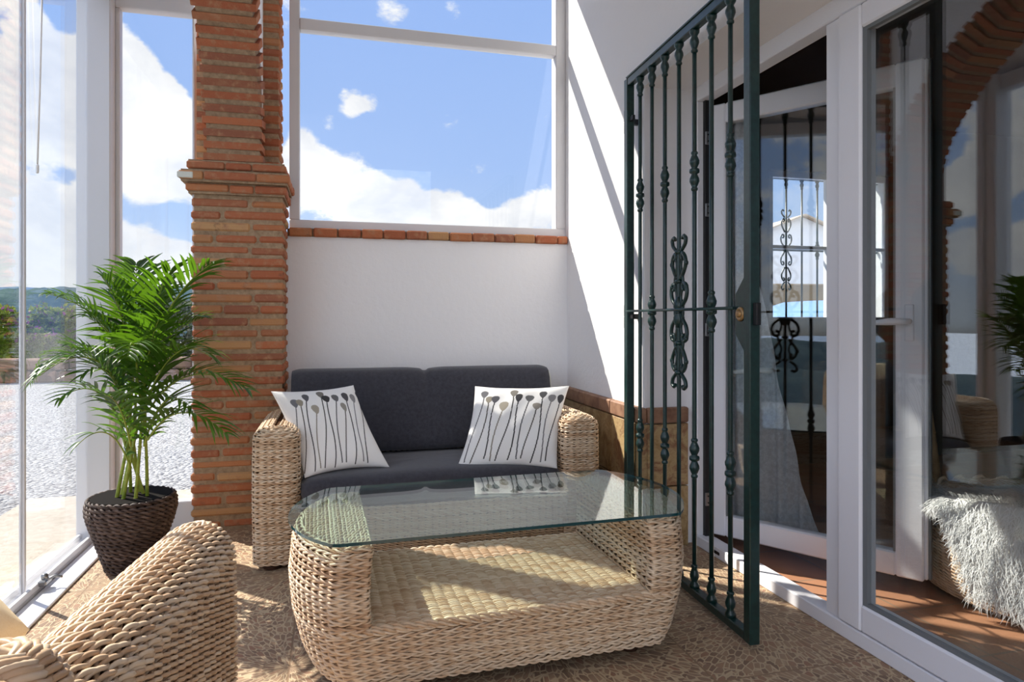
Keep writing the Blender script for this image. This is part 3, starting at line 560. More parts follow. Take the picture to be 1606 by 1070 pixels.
# ================================================================== GATE
g0, g1 = np.array([1.324, 2.90]), np.array([1.282, 1.855]); gd = (g1-g0)/np.linalg.norm(g1-g0); GL = np.linalg.norm(g1-g0)
def gp(V): 
    V = np.asarray(V, float).reshape(-1, 3); return np.stack([g0[0]+V[:, 0]*gd[0]-V[:, 1]*gd[1], g0[1]+V[:, 0]*gd[1]+V[:, 1]*gd[0], V[:, 2]], -1)
GZ0, GZ1 = .02, 2.16
GT = thing('iron_gate', (g0[0], g0[1], .02), 'dark green wrought iron gate standing ajar in front of the glass doors', 'gate')
mb = MB(); mb.box((0, -.018, GZ0), (.038, .018, GZ1), 0, .003, R=gp); mb.box((GL-.038, -.018, GZ0), (GL, .018, GZ1), 0, .003, R=gp); mb.box((.038, -.016, GZ1-.035), (GL-.038, .016, GZ1), 0, .003, R=gp); mb.box((.038, -.016, GZ0), (GL-.038, .016, GZ0+.03), 0, .003, R=gp)
mb.box((.03, -.022, GZ1-.002), (GL, .022, GZ1+.006), 0, .002, R=gp)
obj('frame', mb, 'green', GT)
for k in range(7):
    s = .02+(k+1)*(GL-.04)/8; bt, tp = GZ0+.03, GZ1-.035
    b = obj('bar', MB().tube(gp([(s, 0, bt), (s, 0, .6), (s, 0, 1.3), (s, 0, tp)]), .0082, 12), 'green', GT)
    c0 = gp([(s, 0, 0)])[0]
    obj('collar', MB().lathe(END, c0+[0, 0, tp], 14), 'green', b, 'cast collar under the top rail'); obj('collar', MB().lathe([(r_, -z_) for r_, z_ in END[::-1]], c0+[0, 0, bt], 14), 'green', b, 'cast collar on the bottom rail')
    if k in (1, 5): obj('collar', MB().lathe(KNUC, c0+[0, 0, 1.075], 14), 'green', b)
    elif k != 3:
        for zc in (1.60, .53): obj('collar', MB().lathe(KNUC, c0+[0, 0, zc], 14), 'green', b)
    else:
        mb = MB(); f = lambda a, h: gp([(s+a*1.75, 0, 1.075+h)])[0]
        scroll(mb, f, .0075, 1); scroll(mb, f, .0075, -1)
        for sx in (-1, 1):
            mb.tube([f(sx*(.010+.010*math.cos(h*26)**2), h) for h in np.linspace(-.23, .23, 60)], .006, 6)
            for h in (-.19, -.10, .10, .19): mb.lathe([(.002, -.014), (.0085, -.007), (.0095, .002), (.003, .014)], f(sx*.034, h), 8)
        for h in (-.235, -.12, 0, .12, .235): mb.lathe([(.012, -.008), (.017, -.004), (.017, .004), (.012, .008)], c0+[0, 0, 1.075+h], 12)
        mb.lathe([(.009, -.06), (.02, -.04), (.022, -.02), (.012, 0), (.022, .02), (.02, .04), (.009, .06)], c0+[0, 0, 1.075], 14)
        obj('scroll', mb, 'green', b, 'scrolled cast ornament')
lk = MB(); P = [(GL-.038, -.006, .93), (GL-.105, -.006, 1.00), (GL-.105, -.006, 1.13), (GL-.038, -.006, 1.20)]
LKP = obj('lock_plate', lk.prism(gp(P), gp([(0, .012, 0)])[0]-gp([(0, 0, 0)])[0]), 'green', GT)
nrm = gp([(0, -1, 0)])[0]-gp([(0, 0, 0)])[0]; nrm = nrm/np.linalg.norm(nrm)
sd = -1 if nrm[0] > 0 else 1
obj('lock_cylinder', MB().lathe([(.024, 0), (.024, .004), (.019, .008), (.015, .008), (.013, .004), (.010, .004), (.010, .012), (.004, .012)], gp([(GL-.072, 0, 1.065)])[0]+nrm*sd*.006, 20, axis=nrm*sd), 'brass', LKP, 'round brass lock cylinder')
obj('bolt_rod', MB().tube(gp([(.02, .014*(-1 if sd > 0 else 1), 1.085), (GL-.10, .014*(-1 if sd > 0 else 1), 1.085)]), .0055, 8), 'green', GT, 'thin locking rod')
mb = MB(); mb.box((GL, -.008, 1.03), (GL+.022, .008, 1.10), 0, .002, R=gp); obj('strike', mb, 'black', GT)
for zc in (1.97, 1.06):
    mb = MB(); mb.lathe([(.010, -.055), (.013, -.053), (.013, -.002), (.010, 0), (.013, .002), (.013, .053), (.010, .055)], gp([(-.010, 0, zc)])[0], 12); mb.box((-.012, -.008, zc-.014), (.0, .008, zc+.014), R=gp)
    mb.box((gp([(-.01, 0, 0)])[0][0], 2.892, zc-.012), (1.385, 2.915, zc+.012)); mb.box((.038, -.006, zc-.010), (.075, .006, zc+.010), R=gp)
    obj('hinge', mb, 'black', GT)
# ================================================================== WICKER
def rr_loop(hx, hy, r, nc=9, ns=12):
    r = max(min(r, hx-1e-4, hy-1e-4), 1e-3); pts = []
    cs = [(hx-r, hy-r, 0), (-hx+r, hy-r, 90), (-hx+r, -hy+r, 180), (hx-r, -hy+r, 270)]
    for i, (cx, cy, a0) in enumerate(cs):
        a = np.radians(np.linspace(a0, a0+90, nc)); arc = np.stack([cx+r*np.cos(a), cy+r*np.sin(a)], -1); pts.append(arc)
        nx = cs[(i+1) % 4]; b = math.radians(nx[2]); e = np.array([nx[0]+r*math.cos(b), nx[1]+r*math.sin(b)]); pts.append(arc[-1]+(e-arc[-1])*np.linspace(0, 1, ns+2)[1:-1, None])
    return np.concatenate(pts)
def strands(mb, P0, P1, closed, stake, amp_v, amp_n, r, seg, sgn, mi=0, sides=5, ph0=0.0, jit=1.0):
    """twined pair along polyline P0; P1 is the neighbouring row (gives the across direction)"""
    if closed: Q0 = np.vstack([P0, P0[:1]]); Q1 = np.vstack([P1, P1[:1]])
    else: Q0, Q1 = P0, P1
    L = np.concatenate([[0], np.cumsum(np.linalg.norm(np.diff(Q0, axis=0), axis=1))]); tot = L[-1]
    if tot < 3*seg: return
    n = max(int(tot/seg), 6); s = np.linspace(0, tot, n, endpoint=not closed)
    A = np.stack([np.interp(s, L, Q0[:, k]) for k in range(3)], -1); Bv = np.stack([np.interp(s, L, Q1[:, k]) for k in range(3)], -1)-A
    T = (np.roll(A, -1, 0)-np.roll(A, 1, 0)) if closed else np.gradient(A, axis=0); T /= np.linalg.norm(T, axis=1)[:, None]+1e-12
    Bv -= T*np.sum(T*Bv, 1)[:, None]; Bv /= np.linalg.norm(Bv, axis=1)[:, None]+1e-12; N = np.cross(T, Bv)
    k = max(2, 2*round(tot/stake/2)) if closed else tot/stake
    jv = jit*rng.normal(0, .0006); 
    for ph in (0, math.pi):
        phi = math.pi*k*s/tot+ph+ph0
        wob = jit*.0009*np.interp(s, np.linspace(0, tot, 24), rng.normal(0, 1, 24))
        if closed: wob = wob*np.minimum(1, np.minimum(s, tot-s)/.05)
        cen = A+N*(amp_n*np.sin(phi))[:, None]+Bv*(sgn*amp_v*np.cos(phi)+wob+jv)[:, None]
        rad = r*(1+jit*rng.normal(0, .07))
        Tc = (np.roll(cen, -1, 0)-np.roll(cen, 1, 0)) if closed else np.gradient(cen, axis=0); Tc /= np.linalg.norm(Tc, axis=1)[:, None]+1e-12
        Nb = N-Tc*np.sum(N*Tc, 1)[:, None]; Nb /= np.linalg.norm(Nb, axis=1)[:, None]+1e-12; Bb = np.cross(Tc, Nb)
        a = np.arange(sides)*2*math.pi/sides+.3
        V = cen[:, None]+rad*(np.cos(a)[None, :, None]*Nb[:, None]+np.sin(a)[None, :, None]*Bb[:, None])
        m = n if closed else n-1; i = np.arange(m)[:, None]; j = np.arange(sides)[None]; i2 = (i+1) % n; j2 = (j+1) % sides
        mb.add(V.reshape(-1, 3), np.stack([i*sides+j, i*sides+j2, i2*sides+j2, i2*sides+j], -1).reshape(-1, 4), mi, True)
def basket(mb, loop, mer, pitch=.009, stake=.03, r=.0031, amp=.0034, seg=.006, xf=None, closed=True, shell=True, alt=False, ampn=.0036, cap=True, inward=.0065):
    """weave over the stack of loops loop(i,z) along the meridian mer = [(i,z)...]; xf maps to the world"""
    mer = np.asarray(mer, float); L = np.concatenate([[0], np.cumsum(np.linalg.norm(np.diff(mer, axis=0), axis=1))])
    xf = xf or (lambda V: V)
    def row(t_): 
        i, z = np.interp(t_, L, mer[:, 0]), np.interp(t_, L, mer[:, 1]); p = loop(i, z); return xf(np.column_stack([p, np.full(len(p), z)]) if p.shape[1] == 2 else p)
    n = max(2, int(L[-1]/pitch)); ts = (np.arange(n)+.5)*L[-1]/n
    for q, t_ in enumerate(ts): strands(mb, row(t_), row(t_+1e-3) if t_+1e-3 < L[-1] else 2*row(t_)-row(t_-1e-3), closed, stake, amp, ampn, r, seg, -1 if (alt and q % 2) else 1, ph0=0)
    if shell:
        rows = [row(a) for a in np.linspace(0, L[-1], max(8, int(L[-1]/.02)))]; G = np.array(rows); c = G.mean(axis=(0, 1))
        nr = np.cross(np.roll(G, -1, 1)-np.roll(G, 1, 1) if closed else np.gradient(G, axis=1), np.gradient(G, axis=0)); nr /= np.linalg.norm(nr, axis=-1)[..., None]+1e-12
        G = G-nr*inward; mb.grid(G, 1, True, cv=closed)
        if cap and closed: mb.poly(G[-1], [list(range(G.shape[1]))], 1); mb.poly(G[0], [list(range(G.shape[1]))[::-1]], 1)
def patch(mb, a, b, c, d, pitch=.009, stake=.03, r=.0031, amp=.0034, seg=.006, ampn=.0036, shell=True, bow=0.0):
    """flat weave: rows from edge a-b to edge d-c"""
    a, b, c, d = [np.asarray(v, float) for v in (a, b, c, d)]; n = max(2, int(np.linalg.norm(d-a)/pitch)); f = np.linspace(0, 1, 30)[:, None]
    nn = np.cross(b-a, d-a); nn /= np.linalg.norm(nn)
    for k in range(n):
        t_ = (k+.5)/n; p0, p1 = a+(d-a)*t_, b+(c-b)*t_; q0, q1 = (d-a)/n, (c-b)/n; e = nn*(bow*4*f*(1-f))
        R_ = p0+(p1-p0)*f+e; strands(mb, R_, R_+q0+(q1-q0)*f, False, stake, amp, ampn, r, seg, 1)
    if shell: o = nn*.0065; mb.poly([a-o, b-o, c-o, d-o], [[0, 1, 2, 3]], 1)
def frame_at(ox, oy, rot, oz=0.0):
    c, s = math.cos(rot), math.sin(rot)
    def f(V):
        V = np.asarray(V, float).reshape(-1, 3); return np.stack([ox+V[:, 0]*c-V[:, 1]*s, oy+V[:, 0]*s+V[:, 1]*c, V[:, 2]+oz], -1)
    return f
def dome(z0, z1, h, rd, n=8, stop=.92): # meridian: straight side then quarter dome inset up to rd
    mer = [(0, z0), (0, z1)]
    for a in np.linspace(0, math.pi/2*stop, n)[1:]: mer.append((rd*(1-math.cos(a)), z1+h*math.sin(a)))
    return mer
# ---- sofa
SF = thing('wicker_sofa', (.46, 3.4, 0), 'pale wicker two-seat sofa with charcoal cushions against the low white wall', 'sofa')
sx0, sx1, sy0, sy1 = -.322, 1.205, 2.945, 3.80
AW = .175
for xc, nm in ((sx0+AW/2, 0), (sx1-AW/2, 1)):
    mb = MB(); ae = 3.575 if nm == 0 else sy1; cy = (sy0+ae)/2
    lp = lambda i, z, xc=xc, ae=ae, cy=cy: rr_loop(AW/2-i*1.0+.004*math.sin(min(1, max(0, z/.62))*3.14), (ae-sy0)/2-i*.45-.012*(1-min(1, z/.3)), .05)+[xc, cy]
    basket(mb, lp, dome(.024, .545, .052, AW/2-.006, 9, .96), pitch=.0104, stake=.031, r=.0039, amp=.0030, ampn=.0046, alt=True, seg=.0065)
    obj('arm', mb, ['wicker', 'wickerback'], SF)
mb = MB(); patch(mb, (sx0+AW, sy0+.03, .03), (sx1-AW, sy0+.03, .03), (sx1-AW, sy0+.03, .235), (sx0+AW, sy0+.03, .235), pitch=.0104, stake=.031, r=.0039, amp=.003, ampn=.0044)
mb.box((sx0+AW, sy0+.045, .03), (sx1-AW, sy1-.05, .235), 1); obj('base', mb, ['wicker', 'wickerback'], SF)
mb = MB(); patch(mb, (sx0+AW-.02, sy1-.10, .2), (sx1-AW+.02, sy1-.10, .2), (sx1-AW+.02, sy1-.12, .72), (sx0+AW-.02, sy1-.12, .72), pitch=.012, stake=.03, r=.0036)
mb.box((sx0+AW-.02, sy1-.09, .06), (sx1-AW+.02, sy1, .73), 1, .02); patch(mb, (sx1-AW+.02, sy1, .732), (sx0+AW-.02, sy1, .732), (sx0+AW-.02, sy1-.11, .732), (sx1-AW+.02, sy1-.11, .732), pitch=.012)
obj('backrest', mb, ['wicker', 'wickerback'], SF)
for (x, y) in ((sx0+.07, sy0+.06), (sx1-.07, sy0+.06), (sx0+.07, 3.5), (sx1-.07, sy1-.07)): obj('foot', MB().lathe([(.034, 0), (.04, .006), (.04, .05)], (x, y, 0), 16), 'leather', SF)
def cushion(mb, xf, hx, hy, hz, e=.22, n=44, m=26, mi=0, fn=None):
    """pillow-like rounded slab, local half sizes"""
    u = np.linspace(-math.pi, math.pi, n*2, endpoint=False); v = np.linspace(-math.pi/2, math.pi/2, m)
    sp = lambda w_, p: np.sign(w_)*np.abs(w_)**p
    U, Vv = np.meshgrid(u, v)
    X = hx*sp(np.cos(U), e)*sp(np.cos(Vv), e*1.3); Y = hy*sp(np.sin(U), e)*sp(np.cos(Vv), e*1.3); Z = hz*sp(np.sin(Vv), .75)
    G = np.stack([X, Y, Z], -1)
    if fn: G = fn(G)
    mb.grid(xf(G.reshape(-1, 3)).reshape(G.shape), mi, True, cv=True)
def wr(G, amp=.004, f=9.): 
    G = G.copy(); G[..., 2] += amp*(np.sin(G[..., 0]*f+1)+.7*np.sin(G[..., 0]*f*2.3+G[..., 1]*f*1.7)+.6*np.sin(G[..., 1]*f*2.9)); return G
mb = MB(); hx = (sx1-sx0)/2-AW-.004
def seatfn(G):
    G = wr(G, .0025); front = np.clip((-G[..., 1]-.20)/.2, 0, 1); G[..., 1] -= .0*front; G[..., 2] -= .02*np.clip(G[..., 1]/.38, -1, 1); return G
cushion(mb, frame_at((sx0+sx1)/2, sy0+.345, 0, .298), hx, .365, .075, .17, 60, 30, fn=seatfn)
obj('seat_cushion', mb, 'char', SF, 'charcoal seat cushion')
# back cushion: leaning slab folded over the back, soft dip in the middle of its top edge
mb = MB(); n, m = 60, 30; G = []
prof = [(-.18, .375), (-.19, .40), (-.175, .46), (-.15, .56), (-.125, .66), (-.10, .735), (-.075, .770), (-.035, .785), (.02, .788), (.07, .780), (.10, .755), (.11, .70), (.11, .60), (.10, .56), (.06, .58), (.02, .60), (-.04, .52), (-.08, .42), (-.12, .375)]
prof = np.array(prof)
for s in np.linspace(-1, 1, 90):
    x = .475+s*.685; dip = math.exp(-(s/.022)**2)*.014+math.exp(-(s/.10)**2)*.008
    edge = max(0, abs(s)-.93)/.07; sc = 1-.22*edge**2
    c = prof.mean(0); p = c+(prof-c)*[sc, 1-.05*edge**2]
    wv = .004*np.sin(s*9+prof[:, 1]*12)
    G.append([(x+.0*a, 3.66+a+w2, zc-dip*(1 if zc > .70 else .25*(zc > .5))) for (a, zc), w2 in zip(p, wv)])
G = np.array(G); mb.grid(G, 0, True, cv=True); mb.poly(G[0], [list(range(len(prof)))], 0); mb.poly(G[-1], [list(range(len(prof)))[::-1]], 0)
obj('back_cushion', mb, 'char', SF, 'charcoal back cushion draped over the sofa back')
mb = MB(); cushion(mb, lambda V: np.stack([1.150+V[:, 0], 3.70+V[:, 1], .66+V[:, 2]], -1), .045, .085, .12, .5, 20, 14); obj('cushion_lining', mb, 'lining', SF, 'pale underside of the back cushion showing at the right end')
# ---- throw pillows
def pillow(name, xf, S, H, label, group, seed, mtl='print', shear=0.0):
    r_ = np.random.default_rng(seed); n = 230 if mtl == 'print' else 60
    a = np.linspace(-1, 1, n); X, Y = np.meshgrid(a, a, indexing='xy')
    pin = 1-.09*(1-Y**2)*np.abs(X)**3; pin2 = 1-.09*(1-X**2)*np.abs(Y)**3
    th = np.clip((1-X**2)*(1-Y**2), 0, 1)**.42
    wrk = .085*th*(np.sin(6*X+4*Y+seed)*.5+np.sin(11*X-7*Y)*.3+np.sin(3*Y+9*X*Y)*.6)
    top = np.stack([X*S*pin, Y*S*pin2, H*(th+wrk)], -1); bot = np.stack([X*S*pin, Y*S*pin2, -H*(th*.8)], -1)
    mb = MB(); mb.grid(xf(top.reshape(-1, 3)).reshape(top.shape), 0); 
    st = 4 if n > 100 else 1; idx = sorted(set(list(range(0, n, st))+[n-1])); bb = bot[np.ix_(idx, idx)][:, ::-1]; mb.grid(xf(bb.reshape(-1, 3)).reshape(bb.shape), 0)
    o = obj(name, mb, mtl)
    if mtl == 'print':
        base = np.array(lin(243, 242, 239)); col = np.tile(base, (n*n, 1)); x, y = X.ravel(), Y.ravel()
        xs = np.linspace(-.80, .84, 11)+.12*(shear > .1)
        cols = [lin(112, 112, 116), lin(150, 142, 126), lin(84, 84, 90), lin(164, 156, 140), lin(120, 116, 108), lin(44, 44, 48), lin(96, 96, 98), lin(150, 144, 134), lin(70, 70, 74), lin(136, 134, 136), lin(58, 58, 62)]
        for k, xc in enumerate(xs):
            top_ = (.60+r_.uniform(-.08, .12)) if k % 4 != 3 else .32; c = np.array(cols[k]); stem = c*.25 if k % 3 else c*.7; stem[3] = 1
            ln = xc+shear*(y-.5)+.035*np.sin(y*3.2+k*1.9)+.02*(y)*math.sin(k*2.1); m_ = (np.abs(x-ln) < .013) & (y < top_) & (y > -.96+r_.uniform(0, .1)); col[m_] = stem
            hx_ = xc+shear*(top_-.5)+.035*math.sin(top_*3.2+k*1.9)+.02*top_*math.sin(k*2.1); hw = .064+.028*r_.random(); hh = .088+.035*r_.random()
            yy = (y-top_-hh*.5); m_ = ((x-hx_)/(hw*(1+.35*np.clip(yy/hh, -1, 1))))**2+(yy/hh)**2 < 1; col[m_] = c
        nv = len(o.data.vertices); full = np.tile(base, (nv, 1)); full[:n*n] = col
        at_ = o.data.color_attributes.new('print', 'FLOAT_COLOR', 'POINT'); at_.data.foreach_set('color', full.ravel())
    return tag(o, label, 'cushion', group)
def pillow_xf(bl, br, tl, push=0.0):
    bl, br, tl = map(np.asarray, (bl, br, tl)); c = (br+tl)/2; ex = (br-bl)/2; ey = (tl-bl)/2; S = 1
    nz = np.cross(ex, ey); nz /= np.linalg.norm(nz)
    return lambda V: c+V[:, :1]*ex+V[:, 1:2]*ey+V[:, 2:]*nz
PG = 'printed cushions on the sofa'
pillow('throw_pillow', pillow_xf(at(478, 750, 2.87), at(611, 733, 3.02), at(425, 614, 3.02)), 1, .06, 'white cushion with grey flower-head print leaning at the left arm of the sofa', PG, 3, shear=.30)
pillow('throw_pillow', pillow_xf(at(715, 737, 3.07), at(874, 735, 3.10), at(745, 606, 3.30)), 1, .06, 'white cushion with grey flower-head print leaning at the right arm of the sofa, partly sunlit', PG, 5, shear=.05)
# ---- coffee table
TX = frame_at(.503, 2.158, math.radians(1.6))
def table_outline(n=26):
    hs, hd, sag = .508, .305, .122; R_ = (hd**2+sag**2)/(2*sag); a0 = math.asin(hd/R_)
    P = [(x, -hd) for x in np.linspace(-hs, hs, 24)]
    P += [(hs+sag-R_+R_*math.cos(a), R_*math.sin(a)) for a in np.linspace(-a0, a0, n)][1:]
    P += [(x, hd) for x in np.linspace(hs, -hs, 24)][1:]
    P += [(-hs-sag+R_-R_*math.cos(a), -R_*math.sin(a)) for a in np.linspace(-a0, a0, n)][1:-1]
    P = np.array(P)
    for _ in range(2):
        Q = np.roll(P, -1, 0); P = np.stack([.75*P+.25*Q, .25*P+.75*Q], 1).reshape(-1, 2)
    return P
OUT = table_outline()
bulge = lambda z: np.interp(z, [.04, .10, .20, .30, .40, .45], [.90, .945, .985, 1.0, .985, .955])
TB = thing('coffee_table', (.497, 2.158, 0), 'rounded wicker coffee table with a green-edged glass top and open shelf', 'table')
mb = MB(); basket(mb, lambda i, z: OUT*bulge(z), [(0, .045), (0, .205)], pitch=.0100, stake=.034, r=.0038, amp=.0030, ampn=.0046, alt=True, seg=.006, xf=TX, cap=False)
# the shelf surface between the ends and its rolled front and back edge
s_ = bulge(.21)
P = TX([(-.47, -.297*s_, .213), (.47, -.297*s_, .213), (.47, .297*s_, .213), (-.47, .297*s_, .213)]); patch(mb, *P, pitch=.0102, stake=.032, r=.0037, amp=.003, ampn=.004)
for y in (-.2985*s_, .2985*s_):
    for yo, zo in ((.0, .2125), (.0045, .2055)): 
        ye = y+math.copysign(yo, y); strands(mb, TX([(x, ye, zo) for x in np.linspace(-.49, .49, 40)]), TX([(x, ye*1.01, zo+.003) for x in np.linspace(-.49, .49, 40)]), False, .03, .0050, .0045, .0048, .006, 1)
mb.prism(TX([(x*.9, y*.9, .055) for x, y in OUT[::4]]), (0, 0, .145), 1)
obj('base', mb, ['wicker', 'wickerback'], TB)
def end_loop(sg, xin=.425):
    P = OUT.copy()
    if sg > 0: k = P[:, 0] > xin
    else: k = P[:, 0] < -xin
    Q = P[k]; 
    # order so that the loop starts at the inner front corner
    ang = np.arctan2(Q[:, 1], (Q[:, 0]-sg*xin)*sg+1e-9); Q = Q[np.argsort(ang)]
    if sg < 0: Q = Q[::-1]
    f = Q[0]; e = Q[-1]
    inner = e+(np.array([f[0], f[1]])-e)*np.linspace(0, 1, 22)[1:-1, None]; L_ = np.vstack([Q, inner])
    Q2 = np.roll(L_, -1, 0); L_ = np.stack([.75*L_+.25*Q2, .25*L_+.75*Q2], 1).reshape(-1, 2); return L_
for sg in (-1, 1):
    LP = end_loop(sg); cen = np.array([sg*.51, 0])
    def lp(i, z, LP=LP, cen=cen): 
        P = LP*bulge(z)
        if i > 0: d = P-cen*bulge(z); P = cen*bulge(z)+d*np.clip(1-i/np.array([.095, .30]), .02, 1)
        return P
    mb = MB(); basket(mb, lp, [(0, .200), (0, .425), (.006, .433), (.012, .436)], pitch=.0100, stake=.034, r=.0038, amp=.0030, ampn=.0046, alt=True, seg=.006, xf=TX)
    LPs = LP*bulge(.437)
    for xx in np.arange(abs(LPs[:, 0]).min()+.012, abs(LPs[:, 0]).max()-.016, .0115):
        o_ = OUT*bulge(.437); a_ = np.abs(o_[:, 1][np.argsort(np.abs(np.abs(o_[:, 0])-xx))[:4]]).max()-.016
        if a_ < .02: continue
        L0 = [(sg*xx, y, .4365) for y in np.linspace(-a_, a_, 24)]; L1 = [(sg*xx+.01, y, .4365) for y in np.linspace(-a_, a_, 24)]
        strands(mb, TX(L0), TX(L1), False, .024, .0042, .0030, .0033, .006, 1)
    obj('end_support', mb, ['wicker', 'wickerback'], TB)
for (x, y) in ((-.40, -.19), (.40, -.19), (-.40, .19), (.40, .19)): obj('foot', MB().lathe([(.026, 0), (.03, .008), (.03, .06)], TX([(x, y, 0)])[0], 14), 'leather', TB)
mb = MB(); mb.prism(TX([(x*1.012, y*1.015, .446) for x, y in OUT[::2]]), (0, 0, .009), 0, 1); obj('glass_top', mb, ['tglass', 'tedge'], TB, 'clear glass top with dark green edge')
# ---- armchair in front
CX = frame_at(-.690, .80, math.radians(-7))
CH = thing('wicker_armchair', (-.6, 1.2, 0), 'pale wicker armchair seen from behind at lower left', 'armchair')
# local: +y is the way it faces; right arm at x = +.33
AWc = .140
def arm(xc, fine=True):
    mb = MB()
    def lp(i, z): return rr_loop(AWc/2-i, .375-i*.55+.012*math.sin(min(1, z/.6)*3.1), .065)+[xc, .385]
    basket(mb, lp, dome(.05, .572, .062, AWc/2-.006, 10, .97), pitch=.0104, stake=.031, r=.0038, amp=.0046, ampn=.0046, seg=.0048 if fine else .012)
    return mb
for xc, fine in ((.340, True), (-.340, False)):
    mb = arm(xc, fine); mb.V = [CX(v) for v in mb.V]
    for sx in (-.0115, 0, .0115):
        y_ = np.linspace(.06, .70, 60); e = CX([(xc+sx, y, .637) for y in y_]); e2 = CX([(xc+sx+.01, y, .637) for y in y_]); strands(mb, e, e2, False, .030, .0055, .0040, .0042, .006, 1)
    # heavier plaited border where the arm top meets its sides
    for sx in (-1, 1):
        y_ = np.linspace(.06, .70, 60); e = CX([(xc+sx*(AWc/2-.006), y, .582) for y in y_]); e2 = CX([(xc+sx*(AWc/2-.012), y, .590) for y in y_]); strands(mb, e, e2, False, .034, .006, .005, .0052, .006, 1)
    obj('arm', mb, ['wicker', 'wickerback'], CH)
mb = MB(); lp = lambda i, z: rr_loop(.402-i*.55, .075-i*.95, .06)+[.028, .0]
basket(mb, lp, dome(.05, .662, .062, .07, 9, .97), pitch=.0105, stake=.032, r=.0046, amp=.0046, ampn=.0042, seg=.006); mb.V = [CX(v) for v in mb.V]
obj('backrest', mb, ['wicker', 'wickerback'], CH)
mb = MB(); mb.V = []
mb.box((-.25, .06, .06), (.25, .72, .26), 1, .01, R=CX); patch(mb, *CX([(-.25, .735, .26), (.25, .735, .26), (.25, .735, .06), (-.25, .735, .06)])[::-1], pitch=.0098, stake=.028); obj('base', mb, ['wicker', 'wickerback'], CH)
for (x, y) in ((-.34, .05), (.34, .05), (-.34, .70), (.34, .70)): obj('foot', MB().lathe([(.03, 0), (.034, .06)], CX([(x, y, 0)])[0], 14), 'leather', CH)
mb = MB(); CXc = lambda V: CX(V+[0, .448, .340]); cushion(mb, CXc, .243, .335, .06, .2, 40, 20, fn=lambda G: wr(G, .003)); obj('seat_cushion', mb, 'white', CH, 'white seat cushion')
pillow('throw_pillow', pillow_xf(at(47, 988, .985), at(-130, 830, 1.14), at(-45, 1125, .86)), 1, .075, 'cream cushion on the seat of the wicker armchair at lower left', None, 9, 'cream')
# ---- potted palm
pc = at(207, 782, 2.83); PXc, PYc = pc[0], pc[1]
PP = thing('potted_palm', (PXc, PYc, 0), 'tall green areca palm in a dark woven basket by the glass', 'potted plant')
mb = MB(); prof = [(.0, .0), (.0, .26), (.0, .30)]
rad = lambda z: np.interp(z, [0, .03, .10, .20, .255, .29, .305], [.092, .098, .120, .152, .166, .164, .156])
ca = np.linspace(0, 2*math.pi, 72, endpoint=False); circ = np.stack([np.cos(ca), np.sin(ca)], -1)
basket(mb, lambda i, z: circ*rad(z)+[PXc, PYc], [(0, .006), (0, .308)], pitch=.0165, stake=.030, r=.0062, amp=.0055, ampn=.005, seg=.007, cap=False)
mb.lathe([(.0, .004), (.085, .004), (.09, .01)], (PXc, PYc, 0), 40, 1); mb.lathe([(.086, .01), (.143, .2), (.152, .31)], (PXc, PYc, 0), 40, 1)
obj('basket', mb, ['darkwick', 'darkcore'], PP, 'dark brown woven basket')
obj('soil', MB().lathe([(.0, .225), (.08, .228), (.142, .215)], (PXc, PYc, 0), 30), 'soil', PP)
def frond(base, top, tip, sag_ctrl, nleaf, llen, lw, curl):
    """rachis from base through top to tip, leaflets in two ranks"""
    base, top, tip, q = map(np.asarray, (base, top, tip, sag_ctrl))
    s1 = [base+(top-base)*a+np.array([0, 0, 0])*a for a in np.linspace(0, 1, 12)]
    s2 = [(1-a)**2*top+2*a*(1-a)*q+a*a*tip for a in np.linspace(0, 1, 24)[1:]]
    P = np.array(s1+s2); 
    mb = MB(); rr_ = np.concatenate([np.linspace(.0062, .0040, 12), np.linspace(.0042, .0012, 23)]); mb.tube(P, rr_, 6, 0)
    S = np.array([top]+s2); T = np.gradient(S, axis=0); T /= np.linalg.norm(T, axis=1)[:, None]
    for k in range(nleaf):
        f = (k+.6)/nleaf; ii = f*(len(S)-1); i = int(min(ii, len(S)-2)); p = S[i]+(S[i+1]-S[i])*(ii-i); tt = T[i]
        sd_ = np.cross(tt, [0, 0, 1.]); nl = np.linalg.norm(sd_)
        sd_ = sd_/nl if nl > .15 else np.array([1., 0, 0]); up = np.cross(sd_, tt)
        L_ = llen*(math.sin(math.pi*(.16+.80*f))**.7)*rng.uniform(.88, 1.08)
        for s in (-1, 1):
            d = tt*(.62+.5*f)+sd_*s*.85+up*(.40)+rng.normal(0, .06, 3); d /= np.linalg.norm(d)
            m = 8; a = np.linspace(0, 1, m); cen = p+d*(a[:, None]*L_)+np.array([0, 0, -1.])*(a[:, None]**2)*L_*rng.uniform(.15, .42)*curl
            wv = np.cross(d, up); wv /= np.linalg.norm(wv)+1e-9; wd = lw*np.clip(np.minimum(a*6, (1-a)*1.7), 0, 1)**.8+.0006
            fold = up*(wd[:, None]*.35)
            G = np.stack([cen+wv*wd[:, None]+fold, cen, cen-wv*wd[:, None]+fold], 1)
            G[:, :, 0] = np.maximum(G[:, :, 0], -1.10); G[:, :, 1] = np.where(G[:, :, 0] > -.73, np.minimum(G[:, :, 1], 3.56), G[:, :, 1])
            mb.grid(G, 1)
    return mb
